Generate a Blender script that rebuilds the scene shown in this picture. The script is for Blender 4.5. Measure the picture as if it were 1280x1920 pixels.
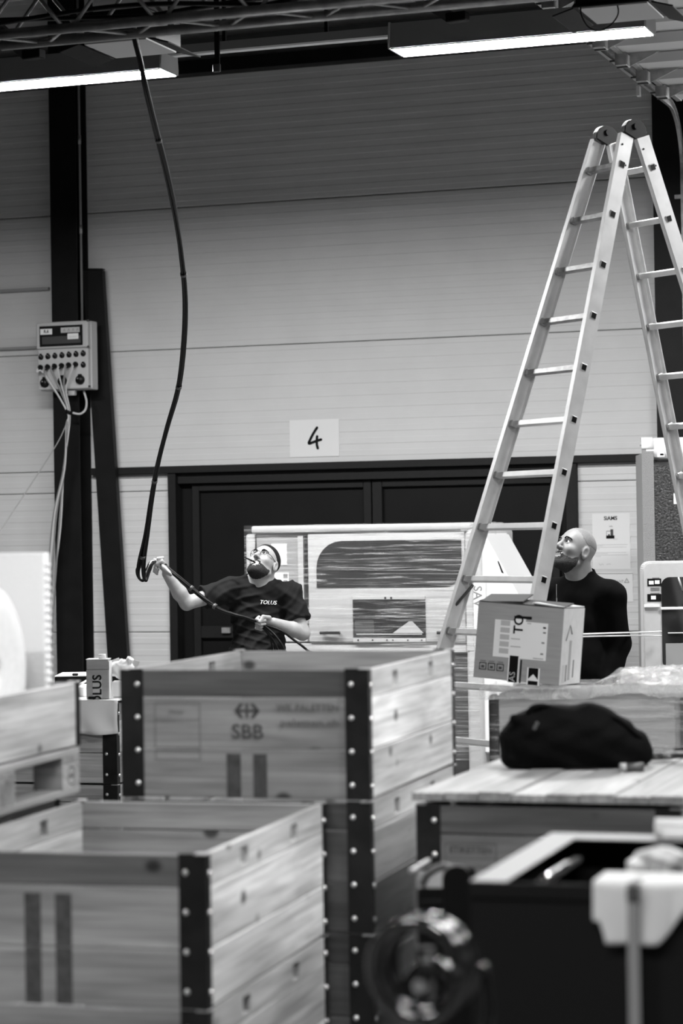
import bpy, bmesh, math, random
import numpy as np
from mathutils import Vector, Matrix, noise as mnoise
from mathutils.bvhtree import BVHTree
random.seed(7)
for o in list(bpy.data.objects): bpy.data.objects.remove(o)
S = bpy.context.scene
COL = S.collection
PI = math.pi
# ------------------------------------------------------------------ camera
F_PX, YAW, PITCH, ROLL, EYE = 4533.0, 0.3411, 0.009, -0.0159, 1.78
cyw, syw = math.cos(YAW), math.sin(YAW)
FW = Vector((-syw*math.cos(PITCH), cyw*math.cos(PITCH), math.sin(PITCH)))
_r = Vector((cyw, syw, 0)); _u = _r.cross(FW)
RT = _r*math.cos(ROLL) + _u*math.sin(ROLL)
UP = _u*math.cos(ROLL) - _r*math.sin(ROLL)
cam = bpy.data.cameras.new('camera'); camo = bpy.data.objects.new('camera', cam); COL.objects.link(camo)
mw = Matrix((RT, UP, -FW)).transposed().to_4x4(); mw.translation = (0, 0, EYE); camo.matrix_world = mw
cam.sensor_fit = 'VERTICAL'; cam.sensor_height = 36; cam.sensor_width = 24; cam.lens = F_PX*36/1920
cam.clip_start = .1; cam.clip_end = 200
cam.dof.use_dof = True; cam.dof.focus_distance = 14.2; cam.dof.aperture_fstop = 2.8
S.camera = camo
S.view_settings.view_transform = 'Standard'; S.view_settings.look = 'None'
S.view_settings.gamma = 1; S.view_settings.use_curve_mapping = False
S.view_settings.exposure = 0.0
# overcast daylight that comes in through the open gates
w = bpy.data.worlds.new('overcast'); S.world = w; w.use_nodes = True
w.node_tree.nodes['Background'].inputs[0].default_value = (1, 1, 1, 1)
w.node_tree.nodes['Background'].inputs[1].default_value = 3.2
LAMP = 185.0          # radiance of the lamp diffusers
def portal(loc, rot, sx, sy):
    l = bpy.data.lights.new('gate_portal', 'AREA'); l.shape = 'RECTANGLE'; l.size = sx; l.size_y = sy
    l.cycles.is_portal = True
    o = bpy.data.objects.new('gate_portal', l); COL.objects.link(o); o.location = loc; o.rotation_euler = rot
portal((-1.45, 18.2, 2.3), (-PI/2, 0, 0), 4.1, 4.6)

# ------------------------------------------------------------------ pixels to rays
def ray(px, py): return FW + RT*((px-640)/F_PX) - UP*((py-960)/F_PX)
def P(px, py, d): return Vector((0, 0, EYE)) + ray(px, py)*d
def PY(px, py, Y): r = ray(px, py); return Vector((0, 0, EYE)) + r*(Y/r.y)
def PX(px, py, X): r = ray(px, py); return Vector((0, 0, EYE)) + r*(X/r.x)
def PZ(px, py, z): r = ray(px, py); return Vector((0, 0, EYE)) + r*((z-EYE)/r.z)
def depth(v): return (Vector(v)-Vector((0, 0, EYE))).dot(FW)

# ------------------------------------------------------------------ materials
MATS = {}
def G(v): return (v, v, v, 1)
def mat(name, v, rough=.6, metal=0, bump=0, scale=(30, 30, 30), var=0, emit=0, spec=.5, tint=False, detail=3, dirt=0, coat=0):
    """grey procedural material; tint = multiply by object colour"""
    if name in MATS: return MATS[name]
    m = bpy.data.materials.new(name); m.use_nodes = True; nt = m.node_tree; N = nt.nodes; L = nt.links
    b = N['Principled BSDF']; b.inputs['Roughness'].default_value = rough; b.inputs['Metallic'].default_value = metal
    b.inputs['Specular IOR Level'].default_value = spec; b.inputs['Coat Weight'].default_value = coat; b.inputs['Coat Roughness'].default_value = .08
    b.inputs['Base Color'].default_value = G(v)
    if emit:
        b.inputs['Emission Color'].default_value = G(1); b.inputs['Emission Strength'].default_value = emit
    if bump or var or dirt or tint:
        tc = N.new('ShaderNodeTexCoord'); mp = N.new('ShaderNodeMapping'); mp.inputs['Scale'].default_value = scale
        oi = N.new('ShaderNodeObjectInfo'); ad = N.new('ShaderNodeVectorMath'); ad.operation = 'ADD'
        ml = N.new('ShaderNodeMath'); ml.operation = 'MULTIPLY'; ml.inputs[1].default_value = 37
        L.new(oi.outputs['Random'], ml.inputs[0]); L.new(tc.outputs['Object'], ad.inputs[0]); L.new(ml.outputs[0], ad.inputs[1])
        L.new(ad.outputs[0], mp.inputs[0])
        no = N.new('ShaderNodeTexNoise'); no.inputs['Detail'].default_value = detail; no.inputs['Scale'].default_value = 1
        L.new(mp.outputs[0], no.inputs['Vector'])
        rp = N.new('ShaderNodeMapRange'); rp.inputs[1].default_value = .3; rp.inputs[2].default_value = .7
        rp.inputs[3].default_value = v*(1-var); rp.inputs[4].default_value = v*(1+var)
        L.new(no.outputs[0], rp.inputs[0]); out = rp.outputs[0]
        if dirt:
            n2 = N.new('ShaderNodeTexNoise'); n2.inputs['Scale'].default_value = 7; n2.inputs['Detail'].default_value = 4
            L.new(ad.outputs[0], n2.inputs['Vector'])
            r2 = N.new('ShaderNodeMapRange'); r2.inputs[1].default_value = .4; r2.inputs[2].default_value = .75; r2.inputs[3].default_value = 1; r2.inputs[4].default_value = 1-dirt
            L.new(n2.outputs[0], r2.inputs[0]); mm = N.new('ShaderNodeMath'); mm.operation = 'MULTIPLY'
            L.new(out, mm.inputs[0]); L.new(r2.outputs[0], mm.inputs[1]); out = mm.outputs[0]
        if tint:
            vm = N.new('ShaderNodeVectorMath'); vm.operation = 'SCALE'
            L.new(oi.outputs['Color'], vm.inputs[0]); L.new(out, vm.inputs['Scale']); out = vm.outputs[0]
        L.new(out, b.inputs['Base Color'])
        if bump:
            bp = N.new('ShaderNodeBump'); bp.inputs['Strength'].default_value = bump; bp.inputs['Distance'].default_value = .01
            L.new(no.outputs[0], bp.inputs['Height']); L.new(bp.outputs[0], b.inputs['Normal'])
    MATS[name] = m; return m

def wood_mat():
    m = bpy.data.materials.new('plank_wood'); m.use_nodes = True; nt = m.node_tree; N = nt.nodes; L = nt.links
    b = N['Principled BSDF']; b.inputs['Roughness'].default_value = .42; b.inputs['Specular IOR Level'].default_value = .45
    tc = N.new('ShaderNodeTexCoord'); oi = N.new('ShaderNodeObjectInfo')
    ml = N.new('ShaderNodeMath'); ml.operation = 'MULTIPLY'; ml.inputs[1].default_value = 53; L.new(oi.outputs['Random'], ml.inputs[0])
    ad = N.new('ShaderNodeVectorMath'); ad.operation = 'ADD'; L.new(tc.outputs['Object'], ad.inputs[0]); L.new(ml.outputs[0], ad.inputs[1])
    def noise(sc, det, dist=0):
        mp = N.new('ShaderNodeMapping'); mp.inputs['Scale'].default_value = sc; L.new(ad.outputs[0], mp.inputs[0])
        n = N.new('ShaderNodeTexNoise'); n.inputs['Scale'].default_value = 1; n.inputs['Detail'].default_value = det; n.inputs['Distortion'].default_value = dist
        L.new(mp.outputs[0], n.inputs['Vector']); return n
    g = noise((2.2, 60, 60), 4, .6); s = noise((1.6, 9, 9), 3, .4); big = noise((1.3, 4, 4), 2)
    def rng(x, a, c, d, e):
        r = N.new('ShaderNodeMapRange'); r.inputs[1].default_value = a; r.inputs[2].default_value = c; r.inputs[3].default_value = d; r.inputs[4].default_value = e
        L.new(x, r.inputs[0]); return r.outputs[0]
    def mul(a, c):
        k = N.new('ShaderNodeMath'); k.operation = 'MULTIPLY'; L.new(a, k.inputs[0]); L.new(c, k.inputs[1]); return k.outputs[0]
    v = mul(mul(rng(g.outputs[0], .3, .7, .70, 1.2), rng(s.outputs[0], .35, .7, 1.15, .68)), rng(big.outputs[0], .3, .7, .8, 1.15))
    # knots: small dark ellipses
    mp = N.new('ShaderNodeMapping'); mp.inputs['Scale'].default_value = (4.6, 6.2, 6.2); L.new(ad.outputs[0], mp.inputs[0])
    vo = N.new('ShaderNodeTexVoronoi'); vo.inputs['Scale'].default_value = 1; L.new(mp.outputs[0], vo.inputs['Vector'])
    v = mul(v, rng(vo.outputs['Distance'], .075, .15, .18, 1))
    vm = N.new('ShaderNodeVectorMath'); vm.operation = 'SCALE'; L.new(oi.outputs['Color'], vm.inputs[0]); L.new(v, vm.inputs['Scale'])
    L.new(vm.outputs[0], b.inputs['Base Color'])
    bp = N.new('ShaderNodeBump'); bp.inputs['Strength'].default_value = .25; bp.inputs['Distance'].default_value = .004
    L.new(g.outputs[0], bp.inputs['Height']); L.new(bp.outputs[0], b.inputs['Normal'])
    return m
WOOD = wood_mat()

def film_mat(name, lo, hi, streak=(1.2, 1.2, 38), bump=.6, rough=.18, base=.75):
    """clear stretch film: mostly see-through, stretched wrinkles that shine"""
    m = bpy.data.materials.new(name); m.use_nodes = True; nt = m.node_tree; N = nt.nodes; L = nt.links
    b = N['Principled BSDF']; b.inputs['Base Color'].default_value = G(base); b.inputs['Roughness'].default_value = rough; b.inputs['Specular IOR Level'].default_value = 1
    b.inputs['Coat Weight'].default_value = .6; b.inputs['Coat Roughness'].default_value = .1
    tc = N.new('ShaderNodeTexCoord'); mp = N.new('ShaderNodeMapping'); mp.inputs['Scale'].default_value = streak; L.new(tc.outputs['Object'], mp.inputs[0])
    n = N.new('ShaderNodeTexNoise'); n.inputs['Scale'].default_value = 1.6; n.inputs['Detail'].default_value = 6; n.inputs['Roughness'].default_value = .65; n.inputs['Distortion'].default_value = .8
    L.new(mp.outputs[0], n.inputs['Vector'])
    r = N.new('ShaderNodeMapRange'); r.inputs[1].default_value = .5; r.inputs[2].default_value = .78; r.inputs[3].default_value = lo; r.inputs[4].default_value = hi
    L.new(n.outputs[0], r.inputs[0])
    bp = N.new('ShaderNodeBump'); bp.inputs['Strength'].default_value = bump; bp.inputs['Distance'].default_value = .02
    L.new(n.outputs[0], bp.inputs['Height']); L.new(bp.outputs[0], b.inputs['Normal'])
    t = N.new('ShaderNodeBsdfTransparent'); mx = N.new('ShaderNodeMixShader')
    L.new(r.outputs[0], mx.inputs[0]); L.new(t.outputs[0], mx.inputs[1]); L.new(b.outputs[0], mx.inputs[2])
    L.new(mx.outputs[0], N['Material Output'].inputs[0]); return m
FILM = film_mat('stretch_film', .05, .8)
FILM2 = film_mat('crumpled_film', .35, .95, (9, 9, 9), 1.0, .15, .85)

M = dict(
 panel=mat('white_sheet_metal', .66, .45, spec=.35, var=.03, scale=(3, 3, 3)),
 steel_dark=mat('dark_painted_steel', .006, .5, var=.3, scale=(6, 6, 6), spec=.25),
 door=mat('anthracite_door_paint', .008, .5, var=.12, scale=(4, 4, 4), spec=.15),
 door_frame=mat('charcoal_frame_paint', .014, .55, var=.1, spec=.2),
 black=mat('matt_black', .004, .6, spec=.2),
 blackp=mat('black_plastic', .005, .4, spec=.25),
 zinc=mat('galvanised_steel', .45, .4, .6, var=.2, scale=(20, 20, 20)),
 alu=mat('brushed_aluminium', .66, .45, .25, var=.12, scale=(8, 8, 8), bump=.03),
 alu_dark=mat('dull_rung_aluminium', .3, .45, .6, var=.25, scale=(30, 30, 30)),
 truss=mat('truss_aluminium', .38, .38, .8, var=.25, scale=(12, 12, 12)),
 white=mat('white_paint', .78, .4), whitem=mat('white_matt', .82, .7), paper=mat('paper', .86, .8, var=.02, scale=(5, 5, 5)),
 paper_wall=mat('laminated_paper', .8, .3, bump=.05, scale=(9, 9, 9)),
 ink=mat('black_ink', .004, .6, spec=.15), inkgrey=mat('grey_ink', .22, .8), stamp=mat('stamp_ink', .06, .8, var=.3, scale=(40, 40, 40)),
 stampsoft=mat('faded_stamp_ink', .13, .8), inklight=mat('pale_ink', .5, .8),
 lamp_body=mat('lamp_housing_grey', .22, .45), lamp=mat('lamp_diffuser', .9, .4, emit=LAMP),
 grey=mat('light_grey_plastic', .5, .45), greymid=mat('mid_grey_paint', .32, .45), greydk=mat('dark_grey_plastic', .06, .4),
 machine=mat('cream_machine_paint', .52, .35, var=.03), glassd=mat('dark_glass', .015, .08, spec=.8),
 glassm=mat('smoked_glass', .022, .2, var=.4, scale=(2, 2, 14)),
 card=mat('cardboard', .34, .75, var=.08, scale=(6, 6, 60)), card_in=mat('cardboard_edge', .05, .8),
 card_lit=mat('lit_cardboard', .66, .7, var=.05),
 rivet=mat('rivet_zinc', .7, .3, .7), bracket=mat('bracket_steel', .010, .5, var=.5, scale=(14, 14, 14), dirt=.3, spec=.25),
 foam=mat('white_foam', .92, .8, bump=.1, scale=(80, 80, 80)), foamroll=mat('foam_roll', .9, .7, bump=.25, scale=(10, 40, 40), var=.04),
 fabric=mat('black_fabric', .0015, .8, bump=.3, scale=(60, 60, 60), spec=.08), rag=mat('grey_rag', .45, .9, var=.5, scale=(25, 25, 25), bump=.5),
 skin=mat('skin', .34, .5, var=.08, scale=(30, 30, 30), spec=.4), skin2=mat('skin_darker', .20, .5, var=.08, scale=(30, 30, 30), spec=.4),
 beard=mat('cropped_beard', .035, .75, var=.7, scale=(260, 260, 260), bump=.8, spec=.15),
 hair=mat('dark_hair', .012, .7, var=.4, scale=(120, 120, 120), bump=.4, spec=.15), stubble=mat('cropped_stubble', .145, .6, var=.15, scale=(150, 150, 150)),
 shirt=mat('charcoal_cotton', .010, .85, var=.12, spec=.15), jacket=mat('black_fleece', .0022, .9, var=.2, spec=.08), trouser=mat('dark_trousers', .03, .85),
 cable=mat('black_cable', .003, .4, spec=.25), cablew=mat('pale_grey_cable', .55, .4), cablem=mat('grey_cable', .22, .4),
 gloss=mat('glossy_black_hose', .01, .08, coat=1), chrome=mat('polished_steel', .8, .12, 1),
 bin=mat('black_bin', .005, .5, spec=.2), binrim=mat('bin_rim', .22, .4), cloth=mat('white_cloth', .52, .9, bump=.2, scale=(20, 20, 20)),
 strap=mat('grey_strap', .2, .7), floor=mat('concrete_floor', .13, .5, var=.15, scale=(2, 2, 2), bump=.05),
 roof=mat('roof_sheet', .05, .7), hallwall=mat('hall_wall_sheet', .10, .6), web=mat('woven_web', .3, .7, bump=.8, scale=(220, 220, 220), var=.3),
 bubble=mat('dark_glass_under_wrap', .04, .3, bump=.7, scale=(70, 70, 70), var=.9), eye=mat('eye_white', .75, .2), iris=mat('iris', .02, .2),
)
# ------------------------------------------------------------------ mesh helpers
CACHE = {}
def new_mesh(name, verts, faces, smooth=False):
    me = bpy.data.meshes.new(name); me.from_pydata([tuple(v) for v in verts], [], [tuple(f) for f in faces]); me.validate(); me.update()
    if smooth: me.polygons.foreach_set('use_smooth', [True]*len(me.polygons))
    return me
def bm_mesh(bm, smooth=False):
    bmesh.ops.recalc_face_normals(bm, faces=bm.faces)
    me = bpy.data.meshes.new('mesh'); bm.to_mesh(me); bm.free()
    if smooth: me.polygons.foreach_set('use_smooth', [True]*len(me.polygons))
    return me
def m_box(sx, sy, sz, bev=0, seg=1):
    k = ('b', round(sx, 4), round(sy, 4), round(sz, 4), bev, seg)
    if k in CACHE: return CACHE[k]
    bm = bmesh.new(); bmesh.ops.create_cube(bm, size=1); bmesh.ops.scale(bm, vec=(sx, sy, sz), verts=bm.verts)
    if bev: bmesh.ops.bevel(bm, geom=bm.edges[:], offset=min(bev, .45*min(sx, sy, sz)), segments=seg, profile=.5, affect='EDGES')
    CACHE[k] = bm_mesh(bm, seg > 1); return CACHE[k]
def m_cyl(r, h, seg=16, r2=None, smooth=True):
    k = ('c', round(r, 4), round(h, 4), seg, r2)
    if k in CACHE: return CACHE[k]
    bm = bmesh.new(); bmesh.ops.create_cone(bm, cap_ends=True, segments=seg, radius1=r, radius2=r if r2 is None else r2, depth=h)
    me = bm_mesh(bm)
    if smooth:
        me.polygons.foreach_set('use_smooth', [len(p.vertices) == 4 for p in me.polygons])
    CACHE[k] = me; return me
def m_tube(pts, rad, seg=8, closed=False, cap=True):
    pts = [Vector(p) for p in pts]; n = len(pts); vs = []; fs = []
    rads = rad if isinstance(rad, (list, tuple)) else [rad]*n
    prev = None
    for i in range(n):
        a = pts[(i-1) % n] if closed or i > 0 else pts[i]; b = pts[(i+1) % n] if closed or i < n-1 else pts[i]
        t = (b-a).normalized()
        if prev is None:
            prev = t.orthogonal().normalized()
        nrm = (prev - t*prev.dot(t)); nrm = nrm.normalized() if nrm.length > 1e-6 else t.orthogonal().normalized(); prev = nrm
        bi = t.cross(nrm)
        for j in range(seg):
            an = 2*PI*j/seg; vs.append(pts[i] + (nrm*math.cos(an)+bi*math.sin(an))*rads[i])
    for i in range(n if closed else n-1):
        for j in range(seg):
            a = i*seg+j; b = i*seg+(j+1) % seg; c = ((i+1) % n)*seg+(j+1) % seg; d = ((i+1) % n)*seg+j
            fs.append((a, b, c, d))
    if cap and not closed:
        fs.append(tuple(range(seg))[::-1]); fs.append(tuple(range((n-1)*seg, n*seg)))
    return new_mesh('tube', vs, fs, True)
def spline(pts, n=8):
    pts = [Vector(p) for p in pts]; out = []
    for i in range(len(pts)-1):
        p0 = pts[max(i-1, 0)]; p1 = pts[i]; p2 = pts[i+1]; p3 = pts[min(i+2, len(pts)-1)]
        for k in range(n):
            t = k/n
            out.append(.5*((2*p1)+(p2-p0)*t+(2*p0-5*p1+4*p2-p3)*t*t+(3*p1-p0-3*p2+p3)*t**3))
    out.append(pts[-1]); return out
def m_prism(poly, y0, y1, bev=0):
    """polygon in x,z extruded from y0 to y1"""
    n = len(poly)
    vs = [(x, y0, z) for x, z in poly]+[(x, y1, z) for x, z in poly]
    fs = [tuple(range(n)), tuple(range(2*n-1, n-1, -1))]+[(i, i+n, (i+1) % n+n, (i+1) % n) for i in range(n)]
    bm = bmesh.new(); me = new_mesh('p', vs, fs); bm.from_mesh(me)
    if bev: bmesh.ops.bevel(bm, geom=[e for e in bm.edges], offset=bev, segments=2, affect='EDGES')
    return bm_mesh(bm)
def rrect(x0, z0, x1, z1, r, n=6):
    """rounded rectangle outline; r = radius or (bl, br, tr, tl)"""
    rs = r if isinstance(r, (tuple, list)) else (r,)*4; out = []
    for (cx, cz, a0, rr) in ((x0+rs[0], z0+rs[0], PI, rs[0]), (x1-rs[1], z0+rs[1], 1.5*PI, rs[1]), (x1-rs[2], z1-rs[2], 0, rs[2]), (x0+rs[3], z1-rs[3], .5*PI, rs[3])):
        if rr < 1e-5: out.append((cx, cz)); continue
        for k in range(n+1):
            a = a0+.5*PI*k/n; out.append((cx+rr*math.cos(a), cz+rr*math.sin(a)))
    return out
def m_lathe(prof, seg=24):
    """profile (r, z) around z"""
    vs = []; fs = []; n = len(prof)
    for j in range(seg):
        a = 2*PI*j/seg
        for r, z in prof: vs.append((r*math.cos(a), r*math.sin(a), z))
    for j in range(seg):
        for i in range(n-1):
            fs.append((j*n+i, ((j+1) % seg)*n+i, ((j+1) % seg)*n+i+1, j*n+i+1))
    return new_mesh('lathe', vs, fs, True)
def m_text(s, size, extrude=.0004, shear=0, bold=0, align='CENTER', fit=None):
    cu = bpy.data.curves.new('txt', 'FONT'); cu.body = s; cu.size = size; cu.extrude = extrude; cu.shear = shear; cu.offset = bold
    cu.align_x = align; cu.align_y = 'CENTER'; cu.resolution_u = 3
    o = bpy.data.objects.new('txt', cu); COL.objects.link(o)
    me = bpy.data.meshes.new_from_object(o.evaluated_get(bpy.context.evaluated_depsgraph_get()))
    bpy.data.objects.remove(o); bpy.data.curves.remove(cu); me.materials.clear()
    if fit:
        c = np.array([v.co[:] for v in me.vertices]); lo, hi = c.min(0), c.max(0)
        for v in me.vertices:
            v.co.x = (v.co.x-(lo[0]+hi[0])/2)*fit[0]/(hi[0]-lo[0]); v.co.y = (v.co.y-(lo[1]+hi[1])/2)*fit[1]/(hi[1]-lo[1])
    return me
# ------------------------------------------------------------------ scene graph helpers
def obj(name, me, m=None, parent=None, loc=(0, 0, 0), rot=(0, 0, 0), tint=None, label=None):
    if m is not None and len(me.materials) == 0: me.materials.append(m)
    o = bpy.data.objects.new(name, me); COL.objects.link(o)
    if m is not None and me.materials[0] is not m:
        o.material_slots[0].link = 'OBJECT'; o.material_slots[0].material = m
    o.parent = parent; o.location = loc; o.rotation_euler = rot
    if tint is not None: o.color = G(tint)
    if label: o['label'] = label
    return o
def bx(name, a, b, m, parent=None, bev=0, tint=None, rot=(0, 0, 0), seg=1, label=None):
    a = Vector(a); b = Vector(b); c = (a+b)/2; s = b-a
    return obj(name, m_box(abs(s.x), abs(s.y), abs(s.z), bev, seg), m, parent, c, rot, tint, label)
def cyl(name, a, b, r, m, parent=None, seg=12, r2=None):
    a = Vector(a); b = Vector(b); d = b-a
    return obj(name, m_cyl(r, d.length, seg, r2), m, parent, (a+b)/2, d.to_track_quat('Z', 'Y').to_euler())
def bar(name, a, b, w, h, m, parent=None, bev=0, upv=(0, 0, 1)):
    """box from a to b: local x along the bar, w sideways, h along upv"""
    a = Vector(a); b = Vector(b); d = b-a; x = d.normalized(); z = Vector(upv); z = (z-x*z.dot(x)).normalized(); y = z.cross(x)
    o = obj(name, m_box(d.length, w, h, bev), m, parent, (a+b)/2, Matrix((x, y, z)).transposed().to_euler()); return o
def thing(name, label, cat, loc=(0, 0, 0), rotz=0, group=None, rot=None):
    o = bpy.data.objects.new(name, None); COL.objects.link(o); o.empty_display_size = .1
    o.location = loc; o.rotation_euler = rot if rot is not None else (0, 0, rotz); return tag(o, label, cat, group)
def tag(o, label, cat, group=None):
    o['label'] = label; o['category'] = cat
    if group: o['group'] = group
    return o
def struct(o, label=None, cat=None):
    o['kind'] = 'structure'
    if label: o['label'] = label
    if cat: o['category'] = cat
    return o
def local(root, v):
    return (Matrix.Translation(root.location) @ root.rotation_euler.to_matrix().to_4x4()).inverted() @ Vector(v)

# ================================================================== THE HALL
WY = 18.06                     # front plane of the sheet wall
XL, XR, YB, ZC = -17.0, 8.0, -9.0, 7.5
struct(bx('floor', (XL, YB, -.1), (XR, WY+.4, 0), M['floor']), 'grey concrete hall floor', 'floor')
struct(bx('ceiling', (XL, YB, ZC), (XR, WY+.4, ZC+.1), M['roof']), 'dark sheet metal hall roof', 'ceiling')
struct(bx('wall_left', (XL-.2, YB, 0), (XL, WY+.4, ZC), M['hallwall']), 'plain grey side wall of the hall', 'wall')
struct(bx('wall_front', (XL, YB-.2, 0), (XR, YB, ZC), M['hallwall']), 'plain grey wall opposite the panelled wall', 'wall')
struct(bx('wall_right', (XR, YB, 0), (XR+.2, WY+.4, ZC), M['hallwall']), 'plain grey side wall of the hall on the gate side', 'wall')
struct(bx('floor_yard', (-25, WY+.4, -.12), (30, 70, -.02), mat('yard_asphalt', .25, .8, var=.2, scale=(1, 1, 1))), 'grey asphalt yard outside the open gate', 'yard')
# --- panelled back wall
DX0, DX1, DZ = PY(321, 1100, WY).x, PY(1085, 1000, WY).x, 2.33
GX0, GX1 = -3.55, .6
wb = struct(bx('wall_back', (XL, WY+.1, 0), (DX0-.02, WY+.3, ZC), M['hallwall']), 'pale sandwich panel wall with fine horizontal ribs', 'wall')
def wall_child(name, a, b, m, bev=0): return bx(name, Vector(a)-wb.location, Vector(b)-wb.location, m, wb, bev)
wall_child('backing', (DX0-.2, WY+.3, 0), (DX1+.2, WY+.36, DZ+.3), M['hallwall'])
wall_child('backing', (DX0-.02, WY+.1, DZ), (GX0, WY+.3, ZC), M['hallwall'])
wall_child('backing', (DX1+.02, WY+.1, 0), (GX0, WY+.3, DZ+.1), M['hallwall'])
wall_child('backing', (GX0, WY+.1, 5.05), (XR, WY+.3, ZC), M['hallwall'])
wall_child('backing', (GX1, WY+.1, 0), (XR, WY+.3, 5.05), M['hallwall'])
def wall_panel(x0, x1, z0, z1, phase=0):
    per = 1.15/12; h = .0022; g = .0035; prof = [(.03, z0+.003), (.004, z0+.003), (0, z0+.010)]
    z = z0+.010; up = False; zz = phase+per/2
    while zz < z1-.03:
        if zz > z0+.03:
            a, b = (0, -h) if not up else (-h, 0)
            prof += [(a, zz), (b, zz+g)]; up = not up
        zz += per/2
    last = prof[-1][0]
    prof += [(last, z1-.010), (.004, z1-.003), (.03, z1-.003)]
    n = len(prof); L = x1-x0
    vs = [(-L/2, y, z-z0) for y, z in prof]+[(L/2, y, z-z0) for y, z in prof]
    fs = [(i, i+n, i+1+n, i+1) for i in range(n-1)]
    o = obj('wall_panel', new_mesh('wall_panel', vs, fs), M['panel'], wb, Vector(((x0+x1)/2, WY, z0))-wb.location)
    sol = o.modifiers.new('thick', 'SOLIDIFY'); sol.thickness = .002; sol.offset = -1
    return o
JZ = [4.452-1.15*k for k in range(-3, 5)][::-1]      # joints from the floor up
for k in range(len(JZ)-1):
    z0, z1 = max(JZ[k], .0), min(JZ[k+1], ZC)
    if z1 <= DZ: pcs = [(XL, DX0, z0, z1), (DX1, -3.6, z0, z1)]
    elif z0 < DZ: pcs = [(XL, DX0, z0, DZ), (DX1, -3.6, z0, DZ), (XL, -3.6, DZ, z1)]
    else: pcs = [(XL, -3.6, z0, z1)]
    for a, b, c, d in pcs: wall_panel(a, b, c, d, JZ[k])
# dark lintel band and thin strip under it, darker than the panels
zt, zb2, zs = PY(1150, 852, WY-.05).z, PY(1150, 866.5, WY-.05).z, PY(1150, 873.5, WY).z
struct(bx('trim_1', (-8.57, WY-.06, zb2), (-3.6, WY, zt), M['door_frame'], bev=.004), 'charcoal lintel band running above the double door', 'trim')
struct(bx('trim_2', (-8.57, WY-.012, zs), (DX0-.002, WY, zb2-.001), M['greymid']), 'grey strip under the lintel beside the column', 'trim')
struct(bx('trim_3', (DX1+.002, WY-.012, zs), (-3.6, WY, zb2-.001), M['greymid']), 'grey strip under the lintel above the notices', 'trim')
# --- dark double door
door = struct(thing('door_1', 'anthracite steel double door with recessed panels', 'door', (DX0, WY, 0)))
W = DX1-DX0
def dp(px, py=1000): return PY(px, py, WY).x-DX0
def dbx(name, x0, x1, z0, z1, y0, y1, m, par=door, bev=.003): return bx(name, (x0, y0, z0), (x1, y1, z1), m, par, bev)
ztop = zb2
dbx('jamb', 0, dp(334), 0, ztop-.001, -.045, .12, M['door_frame']); dbx('jamb', dp(1064), W, 0, ztop-.001, -.045, .12, M['door_frame'])
dbx('header', dp(334)+.001, dp(1064)-.001, ztop-.085, ztop-.002, .0, .12, M['door_frame'])
dbx('rebate', dp(334), dp(356), 0, ztop-.09, .085, .12, M['black']); dbx('rebate', dp(1045), dp(1064), 0, ztop-.09, .085, .12, M['black'])
lz1 = ztop-.092
for (a, b, s0, s1) in ((dp(356), dp(692.5), dp(369), dp(678)), (dp(694.5), dp(1045), dp(713), dp(1031))):
    lf = obj('leaf', m_box(b-a, .03, lz1-.01), M['door'], door, ((a+b)/2, .105, lz1/2+.005))
    def lb(n, x0, x1, z0, z1, y0=-.055, y1=-.016): return bx(n, (x0-(a+b)/2, y0, z0-lz1/2-.005), (x1-(a+b)/2, y1, z1-lz1/2-.005), M['door_frame'], lf, .004)
    zm0, zm1 = PY(500, 1197, WY).z, PY(500, 1174, WY).z
    lb('stile', a, s0, .01, lz1); lb('stile', s1, b, .01, lz1)
    lb('rail', s0+.001, s1-.001, lz1-.055, lz1); lb('rail', s0+.001, s1-.001, zm0, zm1); lb('rail', s0+.001, s1-.001, .01, .15)
    if a < W*.3:
        h = bx('handle', (dp(410)-(a+b)/2, -.085, PY(415, 1189, WY).z-lz1/2), (dp(426)-(a+b)/2, -.056, PY(415, 1178, WY).z-lz1/2), M['zinc'], lf, .004); h['label'] = 'bright metal latch'
# --- steel columns
def column(name, x0, x1, y0, y1, z1, label):
    t = struct(thing(name, label, 'column', ((x0+x1)/2, (y0+y1)/2, 0)))
    w2, d2 = (x1-x0)/2, (y1-y0)/2
    bx('flange', (-w2, -d2, 0), (w2, -d2+.014, z1), M['steel_dark'], t, .002); bx('flange', (-w2, d2-.014, 0), (w2, d2, z1), M['steel_dark'], t, .002)
    bx('web', (-.006, -d2+.015, 0), (.006, d2-.015, z1), M['steel_dark'], t); return t
cr = -8.585
column('trim_4', cr-.235, cr, WY-.22, WY-.005, 7.4, 'dark steel column carrying the socket box')
column('trim_5', -3.835, -3.5, WY-.14, WY-.005, 7.4, 'dark steel gate post beside the notices')
# dark purlin across the wall, near the roof
struct(bx('trim_6', (-10.5, WY-.16, PY(500, 133, WY).z), (-3.9, WY-.005, PY(500, 108, WY).z), M['steel_dark']), 'dark steel purlin across the wall behind the lamps', 'trim')
struct(bx('trim_7', (-10.5, WY-.10, PY(900, 40, WY).z), (-3.9, WY-.005, PY(900, 30, WY).z), M['greydk']), 'thin dark cable tray high on the wall', 'trim')
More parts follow.
